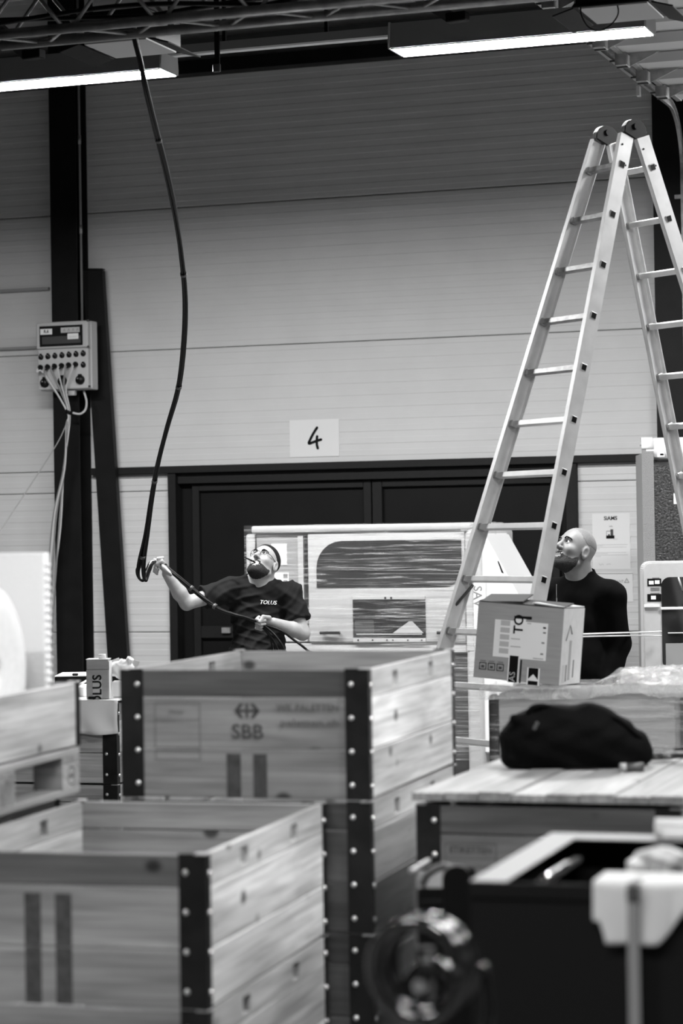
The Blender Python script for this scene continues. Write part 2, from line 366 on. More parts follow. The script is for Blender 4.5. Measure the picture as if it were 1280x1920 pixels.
# ================================================================== LAMPS, TRUSS, GATE
LMY = P(968, 75, 13.6).y
def lamp_line(px0, px1, pyb):
    """x range of a lamp on the line plane Y = LMY"""
    return PY(px0, pyb, LMY).x, PY(px1, pyb, LMY).x
LZ = PY(968, 71, LMY).z          # bottom of the lamp, near edge
def lamp(x0, x1, y, z, label, group=None):
    t = thing('line_lamp', label, 'lamp', ((x0+x1)/2, y, z), 0, group); l = (x1-x0)/2
    # housing: trapezoid section, sloped front
    prof = [(0, .004), (.25, .004), (.235, .15), (.015, .15)]
    vs = [(-l+.012, a, b) for a, b in prof]+[(l-.012, a, b) for a, b in prof]
    obj('housing', new_mesh('h', vs, [(0, 1, 2, 3), (7, 6, 5, 4), (0, 4, 5, 1), (1, 5, 6, 2), (2, 6, 7, 3), (3, 7, 4, 0)]), M['lamp_body'], t)
    obj('diffuser', new_mesh('d', [(-l+.014, .006, .002), (l-.014, .006, .002), (l-.014, .244, .002), (-l+.014, .244, .002)], [(3, 2, 1, 0)]), M['lamp'], t)
    for y in (.001, .245): bx('lip', (-l+.013, y, -.004), (l-.013, y+.004, .0035), M['lamp_body'], t)
    for s in (-1, 1):
        pr = [(0, 0), (.25, 0), (.255, .03), (.238, .155), (.012, .155), (-.006, .03)]
        n = len(pr); e0, e1 = (s*(l-.011), s*l)
        vs = [(e0, a, b) for a, b in pr]+[(e1, a, b) for a, b in pr]
        bm = bmesh.new(); bm.from_mesh(new_mesh('c', vs, [tuple(range(n)), tuple(range(2*n-1, n-1, -1))]+[(i, i+n, (i+1) % n+n, (i+1) % n) for i in range(n)]))
        obj('end_cap', bm_mesh(bm), M['grey'], t)
    return t
xa0, xa1 = lamp_line(727, 1212, 90)
lamp(xa0, xa1, LMY, LZ, 'long lit line lamp hanging above the stepladder')
xb1 = lamp_line(0, 303, 140)[1]
lamp(xb1-(xa1-xa0), xb1, LMY, LZ, 'long lit line lamp hanging in front of the steel column')
# supporting trunking between the lamps
tr = thing('lamp_trunking', 'thin white rail joining the line lamps along the hall', 'rail', (xb1, LMY, LZ))
bx('rail', (.002, .09, .10), (xa0-xb1-.002, .14, .15), M['lamp_body'], tr); bx('ledge', (.002, .14, .10), (xa0-xb1-.002, .20, .112), M['white'], tr)
for px in (407, 600):
    x = PY(px, 90, LMY).x-xb1
    bar('hanger', (x, .115, .15), (x, .115, ZC-LZ), .02, .02, M['black'], tr)
d = PY(407, 138, LMY-.1)
dp_ = thing('hanging_strap', 'black strap dangling below the lamp rail', 'strap', (PY(407, 90, LMY-.06).x, LMY-.06, PY(407, 138, LMY-.06).z))
bar('strap', (0, 0, .01), (0, 0, 1.0), .012, .03, M['black'], dp_); obj('buckle', m_box(.05, .02, .05, .006), M['greydk'], dp_, (0, -.012, .03))
# rail continues out of view; nearer rows are added fill for crates and foam
for y, xs in ((LMY, (xa1+1.1, xb1-2*(xa1-xa0)-.1)), (6.6, (-1.0, 1.6)), (1.4, (-4.8, -2.0))):
    for k, x in enumerate(xs): lamp(x, x+1.5, y, LZ, {LMY: ('line lamp of the lamp rail in front of the gate', 'line lamp of the lamp rail beyond the socket box column'), 6.6: ('unseen line lamp added to light the crate sides and plank lid', 'unseen line lamp added further right to light the crate sides'), 1.4: ('unseen fill lamp added before the foam roll stack', 'unseen fill lamp added before the black bin')}[y][k], 'hall line lamps')
# --- lattice truss
TA, TB = P(0, 61, 11.4), None
ty = TA.y-.0; tz = TA.z
ty = PY(320, 35, P(320, 35, 11.4).y).y; tz = P(320, 35, 11.4).z
tx0, tx1 = PY(-40, 60, ty).x, PY(1330, 0, ty).x
truss = thing('lattice_truss', 'square aluminium lattice truss with tubular chords and diagonal braces', 'truss', (tx0, ty, tz)); TL = tx1-tx0
for (y, z) in ((0, 0), (.24, 0), (0, .24), (.24, .24)):
    cyl('chord', (0, y, z), (TL, y, z), .025, M['truss'], truss, 14)
nb = int(TL/.24)
for i in range(nb):
    a, b = i*.24+.02, (i+1)*.24-.02
    up = i % 2 == 0
    for y in (0, .24): cyl('brace', (a, y, .0 if up else .24), (b, y, .24 if up else 0), .01, M['truss'], truss, 8)
    cyl('brace', (a, 0 if up else .24, 0), (b, .24 if up else 0, 0), .01, M['truss'], truss, 8)
# cables laid in the truss
for j, (o1, o2) in enumerate(((.05, .02), (.12, .05), (.18, .04))):
    pts = [(i*.35, o1+.02*math.sin(i*1.7+j), .05+o2*.5+.035*math.sin(i*.9+j*2)) for i in range(int(TL/.35))]
    tag(obj('truss_cable', m_tube(spline(pts, 3), .012, 6), M['cable'], None, truss.location), ('black cable laid along the front of the truss', 'black cable laid along the middle of the truss', 'black cable laid along the rear of the truss')[j], 'cable')
# hook clamps under the truss
for px, py, ln in ((845, 36, .30), (52, 106, .25)):
    c = P(px, py, 13.0); t = bpy.data.objects.new('bracket_arm', None); COL.objects.link(t); t.parent = truss; t.location = c-truss.location; t.rotation_euler = (0, 0, -.2)
    bar('arm', (-ln, 0, .22), (0, 0, .01), .05, .06, M['greydk'], t); bx('hook', (-.02, -.03, -.02), (.1, .03, .03), M['black'], t, .005)
# --- square floodlights
def flood(c, sx, sy, label, open_tilt=.4, rotz=0):
    t = thing('floodlight', label, 'floodlight', c, rotz)
    bx('housing', (-sx, -sy, .012), (sx, sy, .16), M['blackp'], t, .01); bx('lens', (-sx+.02, -sy+.02, 0), (sx-.02, sy-.02, .011), M['grey'], t, .002)
    for s in (-1, 1):
        obj('barn_door', m_box(.11, sy*2, .008, .002), M['black'], t, (s*(sx+.055), 0, -.012), (0, s*.28, 0))
    obj('barn_door', m_box(sx*2, .05, .008, .002), M['black'], t, (0, -sy-.02, .01), (.5, 0, 0))
    cyl('yoke', (-sx-.03, 0, .1), (-sx-.03, 0, .5), .012, M['greydk'], t); cyl('yoke', (sx+.03, 0, .1), (sx+.03, 0, .5), .012, M['greydk'], t)
    cyl('crossbar', (-sx-.03, 0, .5), (sx+.03, 0, .5), .012, M['greydk'], t); cyl('stem', (0, 0, .5), (0, 0, 1.0), .015, M['greydk'], t)
    return t
flood(P(245, 92, 12.3), .19, .21, 'square floodlight with black flaps beside the hanging cable')
fr = flood(P(1165, 26, 11.9), .19, .21, 'square floodlight with black flaps above the stepladder lamp')
lp = [P(1088, 14, 11.7), P(1090, 30, 11.7), P(1102, 50, 11.7), P(1122, 57, 11.7), P(1143, 48, 11.7), P(1157, 30, 11.7), P(1158, 14, 11.7), P(1150, 2, 11.8), P(1120, -6, 11.9)]
obj('cable_loop', m_tube([p-fr.location for p in spline(lp, 6)], .004, 6), M['cable'], fr)
# --- open sectional gate parked under the roof
GTX, GTZ = PY(1277, 400, WY-.16).x, PY(1240, 180, 17.2).z
gate = struct(thing('door_2', 'white sectional overhead gate parked open on its tracks', 'door', (GTX, WY-.14, 0)))
R_ = .45
arc = [(0, -R_+R_*math.cos(a), GTZ-R_+R_*math.sin(a)) for a in [PI/2*k/10 for k in range(11)]]
path = [(0, 0, .02), (0, 0, 1.5), (0, 0, 3)]+arc+[(0, -1.5, GTZ), (0, -3.2, GTZ), (0, -5.0, GTZ)]
def ribbon(path, w, t, off):
    """flat strip following a path in the y,z plane: w across x, t thick"""
    vs = []; fs = []; n = len(path)
    for i, p in enumerate(path):
        a = Vector(path[max(i-1, 0)]); b = Vector(path[min(i+1, n-1)]); tg = (b-a).normalized(); nr = Vector((0, -tg.z, tg.y))
        for (dx, dn) in ((-w/2, off), (w/2, off), (w/2, off+t), (-w/2, off+t)): vs.append(Vector(p)+Vector((dx, 0, 0))+nr*dn)
    for i in range(n-1):
        for j in range(4): fs.append((i*4+j, i*4+(j+1) % 4, i*4+4+(j+1) % 4, i*4+4+j))
    fs += [(3, 2, 1, 0), (n*4-4, n*4-3, n*4-2, n*4-1)]
    return new_mesh('ribbon', vs, fs)
for nm, me in (('track_lip', ribbon(path, .022, .003, -.028)), ('track_lip', ribbon(path, .022, .003, .028))):
    obj(nm, me, M['zinc'], gate, (.012, 0, 0))
obj('track_back', ribbon(path, .003, .056, -.028), M['zinc'], gate)
for i in range(6):
    y1 = -.62-i*.62; y0 = y1-.60
    z = GTZ-.02
    pn = bx('gate_panel', (.10, y0, z), (4.0, y1, z+.04), M['white'], gate, .004)
    bx('recess_strip', (-1.9, -.29, -.030), (1.94, .02, -.0205), M['greymid'], pn, .002)
    bx('end_stile', (-1.95, -.295, -.0305), (-1.91, .295, -.0205), M['zinc'], pn, .002)
    hy = y0
    hg = bx('hinge', (.085, hy-.06, z-.085), (.16, hy+.06, z-.002), M['zinc'], gate, .003)
    cyl('axle', (-.085, 0, 0), (-.03, 0, 0), .007, M['greydk'], hg, 8); bx('knuckle', (-.038, -.008, -.05), (.038, .008, -.0425), M['greydk'], hg, .002)
    obj('gusset', m_prism([(0, 0), (.2, 0), (0, -.085)], -.003, .003), M['zinc'], gate, (.172, hy, z-.002))
bx('shaft', (.05, -.10, GTZ+.05), (4.0, -.05, GTZ+.10), M['greydk'], gate)
for z in (3.3, 3.95, 4.25): bx('track_clip', (-.05, -.02, z), (.03, .01, z+.03), M['zinc'], gate)
bx('stay', (-.02, -2.62, GTZ+.03), (.02, -2.58, ZC), M['greydk'], gate); bx('stay_foot', (-.035, -1.35, GTZ-.1), (-.012, -1.3, GTZ-.03), M['white'], gate)
# ================================================================== PALLETS AND COLLARS
CW, CD = .8, 1.2
RIV = m_lathe([(0, .006), (.004, .0055), (.0075, .003), (.0085, 0)], 10)
def collar(x, y, z, a, label, h=.4, tones=None, prints=None, group='wooden pallet collars', sides='frb', seedv=0):
    """folding wooden pallet collar: boards on four sides, steel angle brackets with rivets on the corners"""
    rnd = random.Random(seedv)
    t = thing('pallet_collar', label, 'pallet collar', (x, y, z), a, group)
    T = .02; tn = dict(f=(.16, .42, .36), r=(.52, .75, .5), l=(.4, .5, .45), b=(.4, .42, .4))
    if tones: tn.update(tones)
    if h < .3: hs = [(.002, h-.002)]
    else: hs = [(.002, .150), (.153, .311), (.314, h-.002)][::-1]
    planks = {}
    def board(side, k, z0, z1, tone):
        tone *= rnd.uniform(.95, 1.05)
        hole = side in 'rl' and k == 0 and h > .3
        if side in 'fb':
            y0 = 0 if side == 'f' else CD-T
            o = obj('plank', m_box(CW-.012, T, z1-z0, .0025), WOOD, t, (CW/2, y0+T/2, (z0+z1)/2), tint=tone)
        else:
            x0 = CW-T if side == 'r' else 0
            L = CD-2*T-.004
            if hole:    # board with two hand holes, cut as a grid
                xs = [-L/2, -.285, -.215, .215, .285, L/2] if True else []
                hh = (z1-z0)/2; zs = [-hh, -.028, .022, hh]; vs = []; fs = []
                for yy in (-T/2, T/2):
                    for zz in zs:
                        for xx in xs: vs.append((xx, yy, zz))
                nx = len(xs); n1 = nx*len(zs)
                def q(i, j, s): return s*n1+j*nx+i
                for j in range(3):
                    for i in range(5):
                        if j == 1 and i in (1, 3):
                            c = [(i, j), (i+1, j), (i+1, j+1), (i, j+1)]
                            for e in range(4):
                                p1, p2 = c[e], c[(e+1) % 4]; fs.append((q(*p1, 0), q(*p2, 0), q(*p2, 1), q(*p1, 1)))
                        else:
                            fs.append((q(i, j, 0), q(i+1, j, 0), q(i+1, j+1, 0), q(i, j+1, 0))); fs.append((q(i, j, 1), q(i, j+1, 1), q(i+1, j+1, 1), q(i+1, j, 1)))
                for i in range(5):
                    fs.append((q(i, 0, 0), q(i, 0, 1), q(i+1, 0, 1), q(i+1, 0, 0))); fs.append((q(i, 3, 0), q(i+1, 3, 0), q(i+1, 3, 1), q(i, 3, 1)))
                for j in range(3):
                    fs.append((q(0, j, 0), q(0, j+1, 0), q(0, j+1, 1), q(0, j, 1))); fs.append((q(5, j, 0), q(5, j, 1), q(5, j+1, 1), q(5, j+1, 0)))
                bm = bmesh.new(); bm.from_mesh(new_mesh('pl', vs, fs)); me = bm_mesh(bm)
            else: me = m_box(L, T, z1-z0, .0025)
            o = obj('plank', me, WOOD, t, (x0+T/2, CD/2, (z0+z1)/2), (0, 0, PI/2), tint=tone)
        planks[side, k] = o; return o
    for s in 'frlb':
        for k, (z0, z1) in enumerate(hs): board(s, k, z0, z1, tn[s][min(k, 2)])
    for (cx, cy, sx, sy) in ((0, 0, 1, 1), (CW, 0, -1, 1), (0, CD, 1, -1), (CW, CD, -1, -1)):
        # bracket: one L-shaped steel angle around the corner
        w = .072; g = .0035; w2 = .035 if cy == 0 else .03
        poly = [(-g, -g), (w, -g), (w, -.0003), (-.0003, -.0003), (-.0003, w2), (-g, w2)]
        vs = [(cx+px*sx, cy+py*sy, zz) for zz in (.0, h+.003) for px, py in poly]
        n = 6; fs = [tuple(range(n)), tuple(range(2*n-1, n-1, -1))]+[(i, i+n, (i+1) % n+n, (i+1) % n) for i in range(n)]
        bm = bmesh.new(); bm.from_mesh(new_mesh('br', vs, fs))
        br = obj('corner_bracket', bm_mesh(bm), M['bracket'], t)
        obj('bracket_lip', m_box(.034, .034, .004, .001), M['zinc'], br, (cx+sx*.012, cy+sy*.012, h+.0012))
        if h > .3 and cy == 0:
            for k in range(4): obj('rivet', RIV, M['rivet'], br, (cx+sx*.053, cy-g, .045+k*.103), (PI/2, 0, 0))
        if h > .3 and cx > 0:
            for k in range(4): obj('rivet', RIV, M['rivet'], br, (cx+g, cy+sy*.024, .04+k*.103), (0, PI/2, 0))
    if prints: prints(t, planks)
    return t
def flat(par, name, me, m, x, z, y=-.0112, rot=0):
    """flat print on the outer face of a front plank (plank-centred x, z)"""
    return obj(name, me, m, par, (x, y, z), (PI/2, 0, rot) if rot == 0 else (PI/2, 0, 0))
def rect_print(par, x0, x1, z0, z1, m, name='print'):
    return bx(name, (x0, -.0108, z0), (x1, -.0102, z1), m, par)
def frame_print(par, x0, x1, z0, z1, m):
    w = .002
    for a in ((x0, x1, z1-w, z1), (x0, x1, z0, z0+w), (x0, x0+w, z0+w, z1-w), (x1-w, x1, z0+w, z1-w)): rect_print(par, *a, m, 'print_line')
def sbb_prints(t, pl):
    # front boards: k=1 upper light board (z .153-.311), k=2 lower (.002-.150)
    up, lo = pl['f', 1], pl['f', 2]
    X = lambda px: (px-218)/472*.8-.4            # pixel on the front face to board x
    Z1 = lambda py: (1502-py)/237*.4-.232
    Z2 = lambda py: (1502-py)/237*.4-.076
    flat(up, 'print', m_text('SBB', .05, bold=.0006, fit=(.102, .046)), M['stamp'], X(462), Z1(1379))
    # double arrow with a cross
    c, r, lw = X(461), .0, .006
    def poly(pts, name='print'):
        obj(name, m_prism([(a, b) for a, b in pts], -.0108, -.0102), M['stamp'], up, (X(461), 0, Z1(1341)))
    for s in (-1, 1):
        poly([(s*.042, 0), (s*.023, .023), (s*.010, .023), (s*.027, 0), (s*.010, -.023), (s*.023, -.023)][::s])
    poly([(-.030, .0042), (-.030, -.0042), (.030, -.0042), (.030, .0042)]); poly([(-.0042, .023), (-.0042, .0043), (.0042, .0043), (.0042, .023)]); poly([(-.0042, -.0043), (-.0042, -.023), (.0042, -.023), (.0042, -.0043)])
    flat(up, 'print', m_text('WK PALETTEN', .026, bold=.0008, fit=(.2, .024)), M['stampsoft'], X(576), Z1(1335))
    flat(up, 'print', m_text('paletten.ch', .025, bold=.0004, fit=(.185, .028)), M['stampsoft'], X(580), Z1(1364))
    frame_print(up, X(283), X(371), Z1(1409.5), Z1(1327), M['stampsoft']); rect_print(up, X(284), X(370), Z1(1358), Z1(1357), M['stampsoft'])
    flat(up, 'print', m_text('Etiketten', .014), M['stampsoft'], X(325), Z1(1343))
    frame_print(lo, X(283), X(371), Z2(1432), Z2(1413.5), M['stampsoft'])
    for a, b in ((421, 448), (472, 498)):
        rect_print(lo, X(a), X(b), Z2(1501), Z2(1420), M['stamp'])
def bar_prints(t, pl):
    up, lo = pl['f', 1], pl['f', 2]
    for x0 in (-.265+.164, -.155+.140):
        rect_print(up, x0, x0+.046, -.079, .060, M['stamp']); rect_print(lo, x0, x0+.046, -.074, .074, M['stamp'])
def label_print(t, pl):
    up = pl['f', 1]
    frame_print(up, -.315, -.155, -.075, .055, M['stamp']); flat(up, 'print', m_text('ETIKETTEN', .021, bold=.0004, fit=(.13, .02)), M['stamp'], -.235, .035)
    rect_print(up, -.313, -.157, .008, .010, M['stampsoft'])
def pallet(x, y, z, a, label, group='wooden pallets'):
    t = thing('pallet', label, 'pallet', (x, y, z), a, group)
    rnd = random.Random(int(x*100)+int(z*100)); H = .144
    for i in range(5):       # top deck runs along y
        xx = (CW-.145)*i/4; obj('deck_board', m_box(CD, .145 if i % 2 == 0 else .1, .022, .002), WOOD, t, (xx+.0725, CD/2, H-.011), (0, 0, PI/2), tint=rnd.uniform(.3, .5))
    for yy in (.0725, CD/2, CD-.0725):
        obj('stringer', m_box(CW, .145, .022, .002), WOOD, t, (CW/2, yy, H-.0335), tint=rnd.uniform(.3, .45))
        for xx in (.05, CW/2, CW-.05): obj('block', m_box(.1, .145, .077, .002), WOOD, t, (xx, yy, .0605), tint=rnd.uniform(.3, .5))
    for xx in (.05, CW/2, CW-.05): obj('bottom_board', m_box(CD, .1, .022, .002), WOOD, t, (xx, CD/2, .011), (0, 0, PI/2), tint=rnd.uniform(.25, .4))
    return t
def stack_pos(x, y, a, lx, ly): return (x+lx*math.cos(a)-ly*math.sin(a), y+lx*math.sin(a)+ly*math.cos(a))
PH = .1445
# stack A: three collars, tall
ax, ay, aa = -3.205, 6.935, .0752
pallet(ax, ay, 0, aa, 'wooden pallet under the tall stack of three collars')
dk = dict(f=(.09, .16, .14))
collar(ax, ay, .150, aa, 'bottom wooden collar of the tall stack of three', tones=dict(r=(.25, .14, .1), f=(.05, .08, .08)), seedv=1)  # shade low in the stack is painted into these plank tones
collar(ax, ay, .550+.007, aa, 'middle wooden collar of the tall stack of three', tones=dict(r=(.5, .42, .14), f=(.06, .10, .10)), seedv=2)  # front and lowest side board darkened to paint in the shade
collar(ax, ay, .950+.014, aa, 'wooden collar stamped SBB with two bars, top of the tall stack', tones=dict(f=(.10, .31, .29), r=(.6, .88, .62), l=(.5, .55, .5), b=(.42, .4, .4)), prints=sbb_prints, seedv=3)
# stack B: two collars, nearest to the photographer
bx_, by_, ba = -3.2365, 5.705, .0885
pallet(bx_, by_, 0, ba, 'wooden pallet under the open two-collar crate with two dark bars')
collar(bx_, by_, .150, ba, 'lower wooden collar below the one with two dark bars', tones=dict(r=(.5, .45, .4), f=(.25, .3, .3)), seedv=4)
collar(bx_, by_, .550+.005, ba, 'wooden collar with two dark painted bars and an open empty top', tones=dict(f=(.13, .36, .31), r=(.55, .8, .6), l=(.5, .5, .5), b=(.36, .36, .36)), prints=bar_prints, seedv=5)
# stack C: two collars with a plank lid
lx, ly, la = -2.2527, 6.99, .0318
pallet(lx, ly, 0, la, 'wooden pallet under the lidded crate that carries the bag')
collar(lx, ly, .150, la, 'lower wooden collar of the lidded crate that carries the bag', tones=dict(f=(.14, .2, .2)), seedv=6)
collar(lx, ly, .550+.005, la, 'wooden collar with a framed label stamp, directly under the plank lid', tones=dict(f=(.13, .2, .2), r=(.4, .4, .4)), prints=label_print, seedv=7)
lid = thing('plank_lid', 'pale wooden plank lid carrying the black bag', 'lid', (lx, ly, .967), la)
for i in range(8):
    w_ = .104; obj('plank', m_box(CD+.02, w_-.002, .024+.003*(i % 3), .002), WOOD, lid, (-.016+w_*(i+.5), CD/2, .0135+.0015*(i % 3)), (0, 0, PI/2), tint=(.32, .38, .30, .35)[i % 4])
# stack D: left, pallet with low collar and foam roll on top
dx_, dy_, da = None, None, .083
c = P(149, 1414, 7.65); dx_, dy_ = stack_pos(c.x, c.y, da, -CW, -CD)
lx2 = dx_-.075
pallet(lx2, dy_, 0, da, 'lowest wooden pallet beneath the foam roll stack')
collar(lx2, dy_, .150, da, 'lower wooden collar beneath the foam roll stack', seedv=8)
collar(lx2, dy_, .550+.005, da, 'upper full height wooden collar beneath the foam roll stack', seedv=9)
pd = pallet(dx_, dy_, .975, da, 'wooden pallet with a round burn mark, holding the foam roll')
blk = [o for o in pd.children if o.name.startswith('block')][-1]
for r0, r1 in ((.030, .026),):
    vs = []; fs = []
    for k in range(24):
        an = 2*PI*k/24
        vs += [(0, r0*math.cos(an)*1.1, r0*math.sin(an)), (0, r1*math.cos(an)*1.1, r1*math.sin(an))]
    fs = [(2*k, 2*((k+1) % 24), 2*((k+1) % 24)+1, 2*k+1) for k in range(24)]
    obj('burn_mark', new_mesh('ring', vs, fs), M['stamp'], blk, (.0506, 0, 0)); 
    tx = obj('burn_mark', m_text('EUR', .022), M['stamp'], blk, (.0506, 0, 0), (PI/2, 0, PI/2))
collar(dx_, dy_, .975+.150, da, 'low single-board wooden collar around the white foam roll', h=.2, tones=dict(r=(.62, .6, .6)), seedv=10)
# foam roll, axis along the pallet width
zr = .975+PH
rr = .262; rc = stack_pos(dx_, dy_, da, CW-.06-.36, CD-.50)
roll = thing('foam_roll', 'large white foam sheet roll with a dark core hole', 'foam roll', (rc[0], rc[1], zr+rr+.003), da)
vs = []; fs = []; n = 48
for i, (xx, r) in enumerate(((-.34, rr-.012), (-.33, rr), (.33, rr), (.345, rr-.012), (.35, rr-.08), (.352, .06), (.350, .032), (.20, .032))):
    for k in range(n):
        an = 2*PI*k/n; w_ = 1+.010*math.sin(3*an+i)+.006*math.sin(7*an) if r > .1 else 1
        vs.append((xx, r*w_*math.cos(an), r*w_*math.sin(an)))
for i in range(7):
    for k in range(n): fs.append((i*n+k, i*n+(k+1) % n, (i+1)*n+(k+1) % n, (i+1)*n+k))
fs.append(tuple(range(n)))
bm = bmesh.new(); bm.from_mesh(new_mesh('roll', vs, fs)); obj('sheet_winding', bm_mesh(bm, True), M['foamroll'], roll)
obj('core', m_lathe([(.0315, .0), (.0315, .12), (.027, .12), (.027, 0)], 20), M['greydk'], roll, (.215, 0, 0), (0, PI/2, 0))
obj('core_bottom', m_cyl(.031, .01, 16), M['black'], roll, (.205, 0, 0), (0, PI/2, 0))
# white foam slabs upright behind the roll
fc = stack_pos(dx_, dy_, da, 0, CD-.145)
e = P(82, 1037, depth((c.x-.2, c.y-.10, 1.7)))
sl = thing('foam_slab', 'white foam slab standing upright behind the foam roll', 'foam slab', (e.x-.30, e.y, zr+.002), da)
bm = bmesh.new(); bmesh.ops.create_grid(bm, x_segments=24, y_segments=2, size=1)
bm.free()
hgt = e.z-zr
obj('slab', m_box(.60, .05, hgt, .006, 2), M['foam'], sl, (0, 0, hgt/2)); obj('slab', m_box(.58, .045, hgt-.03, .006, 2), M['foam'], sl, (-.01, .050, (hgt-.03)/2))
for k in range(22): obj('tear_tooth', m_box(.006, .045, .008, .002), M['foam'], sl, (.302, 0, .06+k*(hgt-.1)/21))
# --- white-covered crate further back, with the small carton
kc = P(217, 1312, 12.0); ka = .05
kx, ky = stack_pos(kc.x, kc.y, ka, -CW, 0)
pallet(kx, ky, 0, ka, 'wooden pallet under the far crate with the white sheet')
collar(kx, ky, .150, ka, 'lower wooden collar of the far crate with the white sheet', tones=dict(f=(.4, .4, .4)), seedv=11)
collar(kx, ky, .557, ka, 'upper wooden collar of the far crate with the white sheet', tones=dict(f=(.45, .5, .45)), seedv=12)
ktop = kc.z
kl = thing('crate_cover', 'white sheet draped over the far crate under the small carton', 'sheet', (kx, ky, .967), ka)
bx('board', (-.01, -.02, 0), (CW+.01, CD, ktop-.967-.006), M['whitem'], kl, .004)
vs = []; fs = []; nx = 40; nz = 8
for j in range(nz+1):
    for i in range(nx+1):
        u_ = i/nx; v_ = j/nz; am = .012*v_
        vs.append((-.02+u_*(CW+.04), -.026-am*(1+math.sin(u_*31+1.3*math.sin(v_*4))), (ktop-.967)-v_*.16-.012*v_*math.sin(u_*9)))
for j in range(nz):
    for i in range(nx): fs.append((j*(nx+1)+i, j*(nx+1)+i+1, (j+1)*(nx+1)+i+1, (j+1)*(nx+1)+i))
sd = obj('hanging_sheet', new_mesh('sheet', vs, fs, True), M['whitem'], kl); sd.modifiers.new('t', 'SOLIDIFY').thickness = .003
bx('top_sheet', (-.02, -.03, ktop-.967-.005), (CW+.02, CD, ktop-.967), M['whitem'], kl, .002)
# carton with cap and lettering
KD = 12.05
def carton():
    p0 = P(162, 1312, KD); p1 = P(204.5, 1312, KD); wd = (p1-p0).length; ht = (P(162, 1238, KD)-p0).length
    t = thing('carton', 'small grey carton lettered on its front with a white cap', 'carton', (p0.x, p0.y, ktop+.002), YAW-.05)
    bx('body', (0, 0, 0), (wd, .1, ht*.74), M['card'], t, .003); bx('shoulder', (.002, .002, ht*.745), (wd-.002, .098, ht*.99), M['card'], t, .002)
    bx('top', (0, -.002, ht*.99+.0005), (wd, .1, ht*.99+.004), M['white'], t, .001)
    bx('side_sheet', (wd+.0005, .004, 0), (wd+.003, .1, ht*.95), M['whitem'], t)
    obj('cap', m_cyl(.019, .022, 16), M['white'], t, (wd*.66, .05, ht+.013))
    bx('label_sticker', (wd*.29, -.0012, .005), (wd*.70, -.0002, ht*.50), M['grey'], t)
    tx = obj('lettering', m_text('OLUS', .062, bold=.0015), M['ink'], t, (wd*.50, -.0018, ht*.225), (PI/2, -PI/2, 0))
    bx('black_foot', (wd*.08, -.006, .0), (wd*.42, -.0005, .013), M['ink'], t, .002)
    return t
carton()
def blob_mesh(fn, nu=28, nv=16):
    vs = []; fs = []
    for j in range(nv+1):
        th = PI*j/nv
        for i in range(nu):
            ph = 2*PI*i/nu; vs.append(fn(th, ph))
    for j in range(nv):
        for i in range(nu): fs.append((j*nu+i, j*nu+(i+1) % nu, (j+1)*nu+(i+1) % nu, (j+1)*nu+i))
    bm = bmesh.new(); bm.from_mesh(new_mesh('b', vs, fs)); bmesh.ops.remove_doubles(bm, verts=bm.verts, dist=1e-5); return bm_mesh(bm, True)
jb = P(229, 1290, KD+.12)
jug = thing('plastic_jug', 'crumpled white plastic jug lying beside the small carton', 'jug', (jb.x, jb.y, ktop+.002), YAW)
def jf(th, ph):
    d = Vector((math.sin(th)*math.cos(ph), math.sin(th)*math.sin(ph), math.cos(th))); n_ = mnoise.noise(d*2.6+Vector((3, 1, 2)))
    r = 1+.35*n_; p = Vector((d.x*.062*r, d.y*.05*r, d.z*.05*r+.062)); p.z = max(p.z, .0); return p
jo = obj('body', blob_mesh(jf, 18, 10), M['whitem'], jug, (0, 0, .075)); 
obj('base_crate', m_box(.10, .08, .08, .006), M['white'], jug, (.0, .02, .04))
cyl('cap', (.028, 0, .165), (.046, -.01, .195), .018, M['white'], jug, 14)
for s, sc in ((-1, .05), (1, .04)): obj('wing_flap', m_box(.05, .004, sc, .001), M['grey'], jug, (.012+s*.045, .04, .165), (0, s*.35, 0))
# small clutter on the white sheet
for i, (px, py, px2, py2, r) in enumerate(((141, 1288, 163, 1276, .006), (148, 1289, 163, 1287, .005))):
    a, b = P(px, py, 12.3), P(px2, py2, 12.35)
    tag(cyl('white_tube', a, b, r, M['white'], None, 10), ('slanting white plastic tube behind the small carton', 'level white plastic tube behind the small carton')[i], 'tube')
a = P(150, 1302, 12.25); tag(bx('paper_stack', (a.x-.04, a.y, ktop+.001), (a.x+.02, a.y+.1, ktop+.05), M['whitem'], bev=.003), 'small white paper stack beside the grey carton', 'paper stack')
a = P(140, 1282, 14.6); t = thing('black_cabinet', 'low black cabinet with a bright top edge behind the white sheet', 'cabinet', (a.x, a.y, 0), YAW)
zc_ = P(140, 1267, 14.6).z
bx('body', (-.12, 0, 0), (.10, .4, zc_-.006), M['blackp'], t, .004); bx('edge', (-.12, -.004, zc_-.005), (.10, .4, zc_), M['white'], t); bx('knob', (-.015, -.002, zc_+.0005), (.02, .03, zc_+.014), M['black'], t, .004)

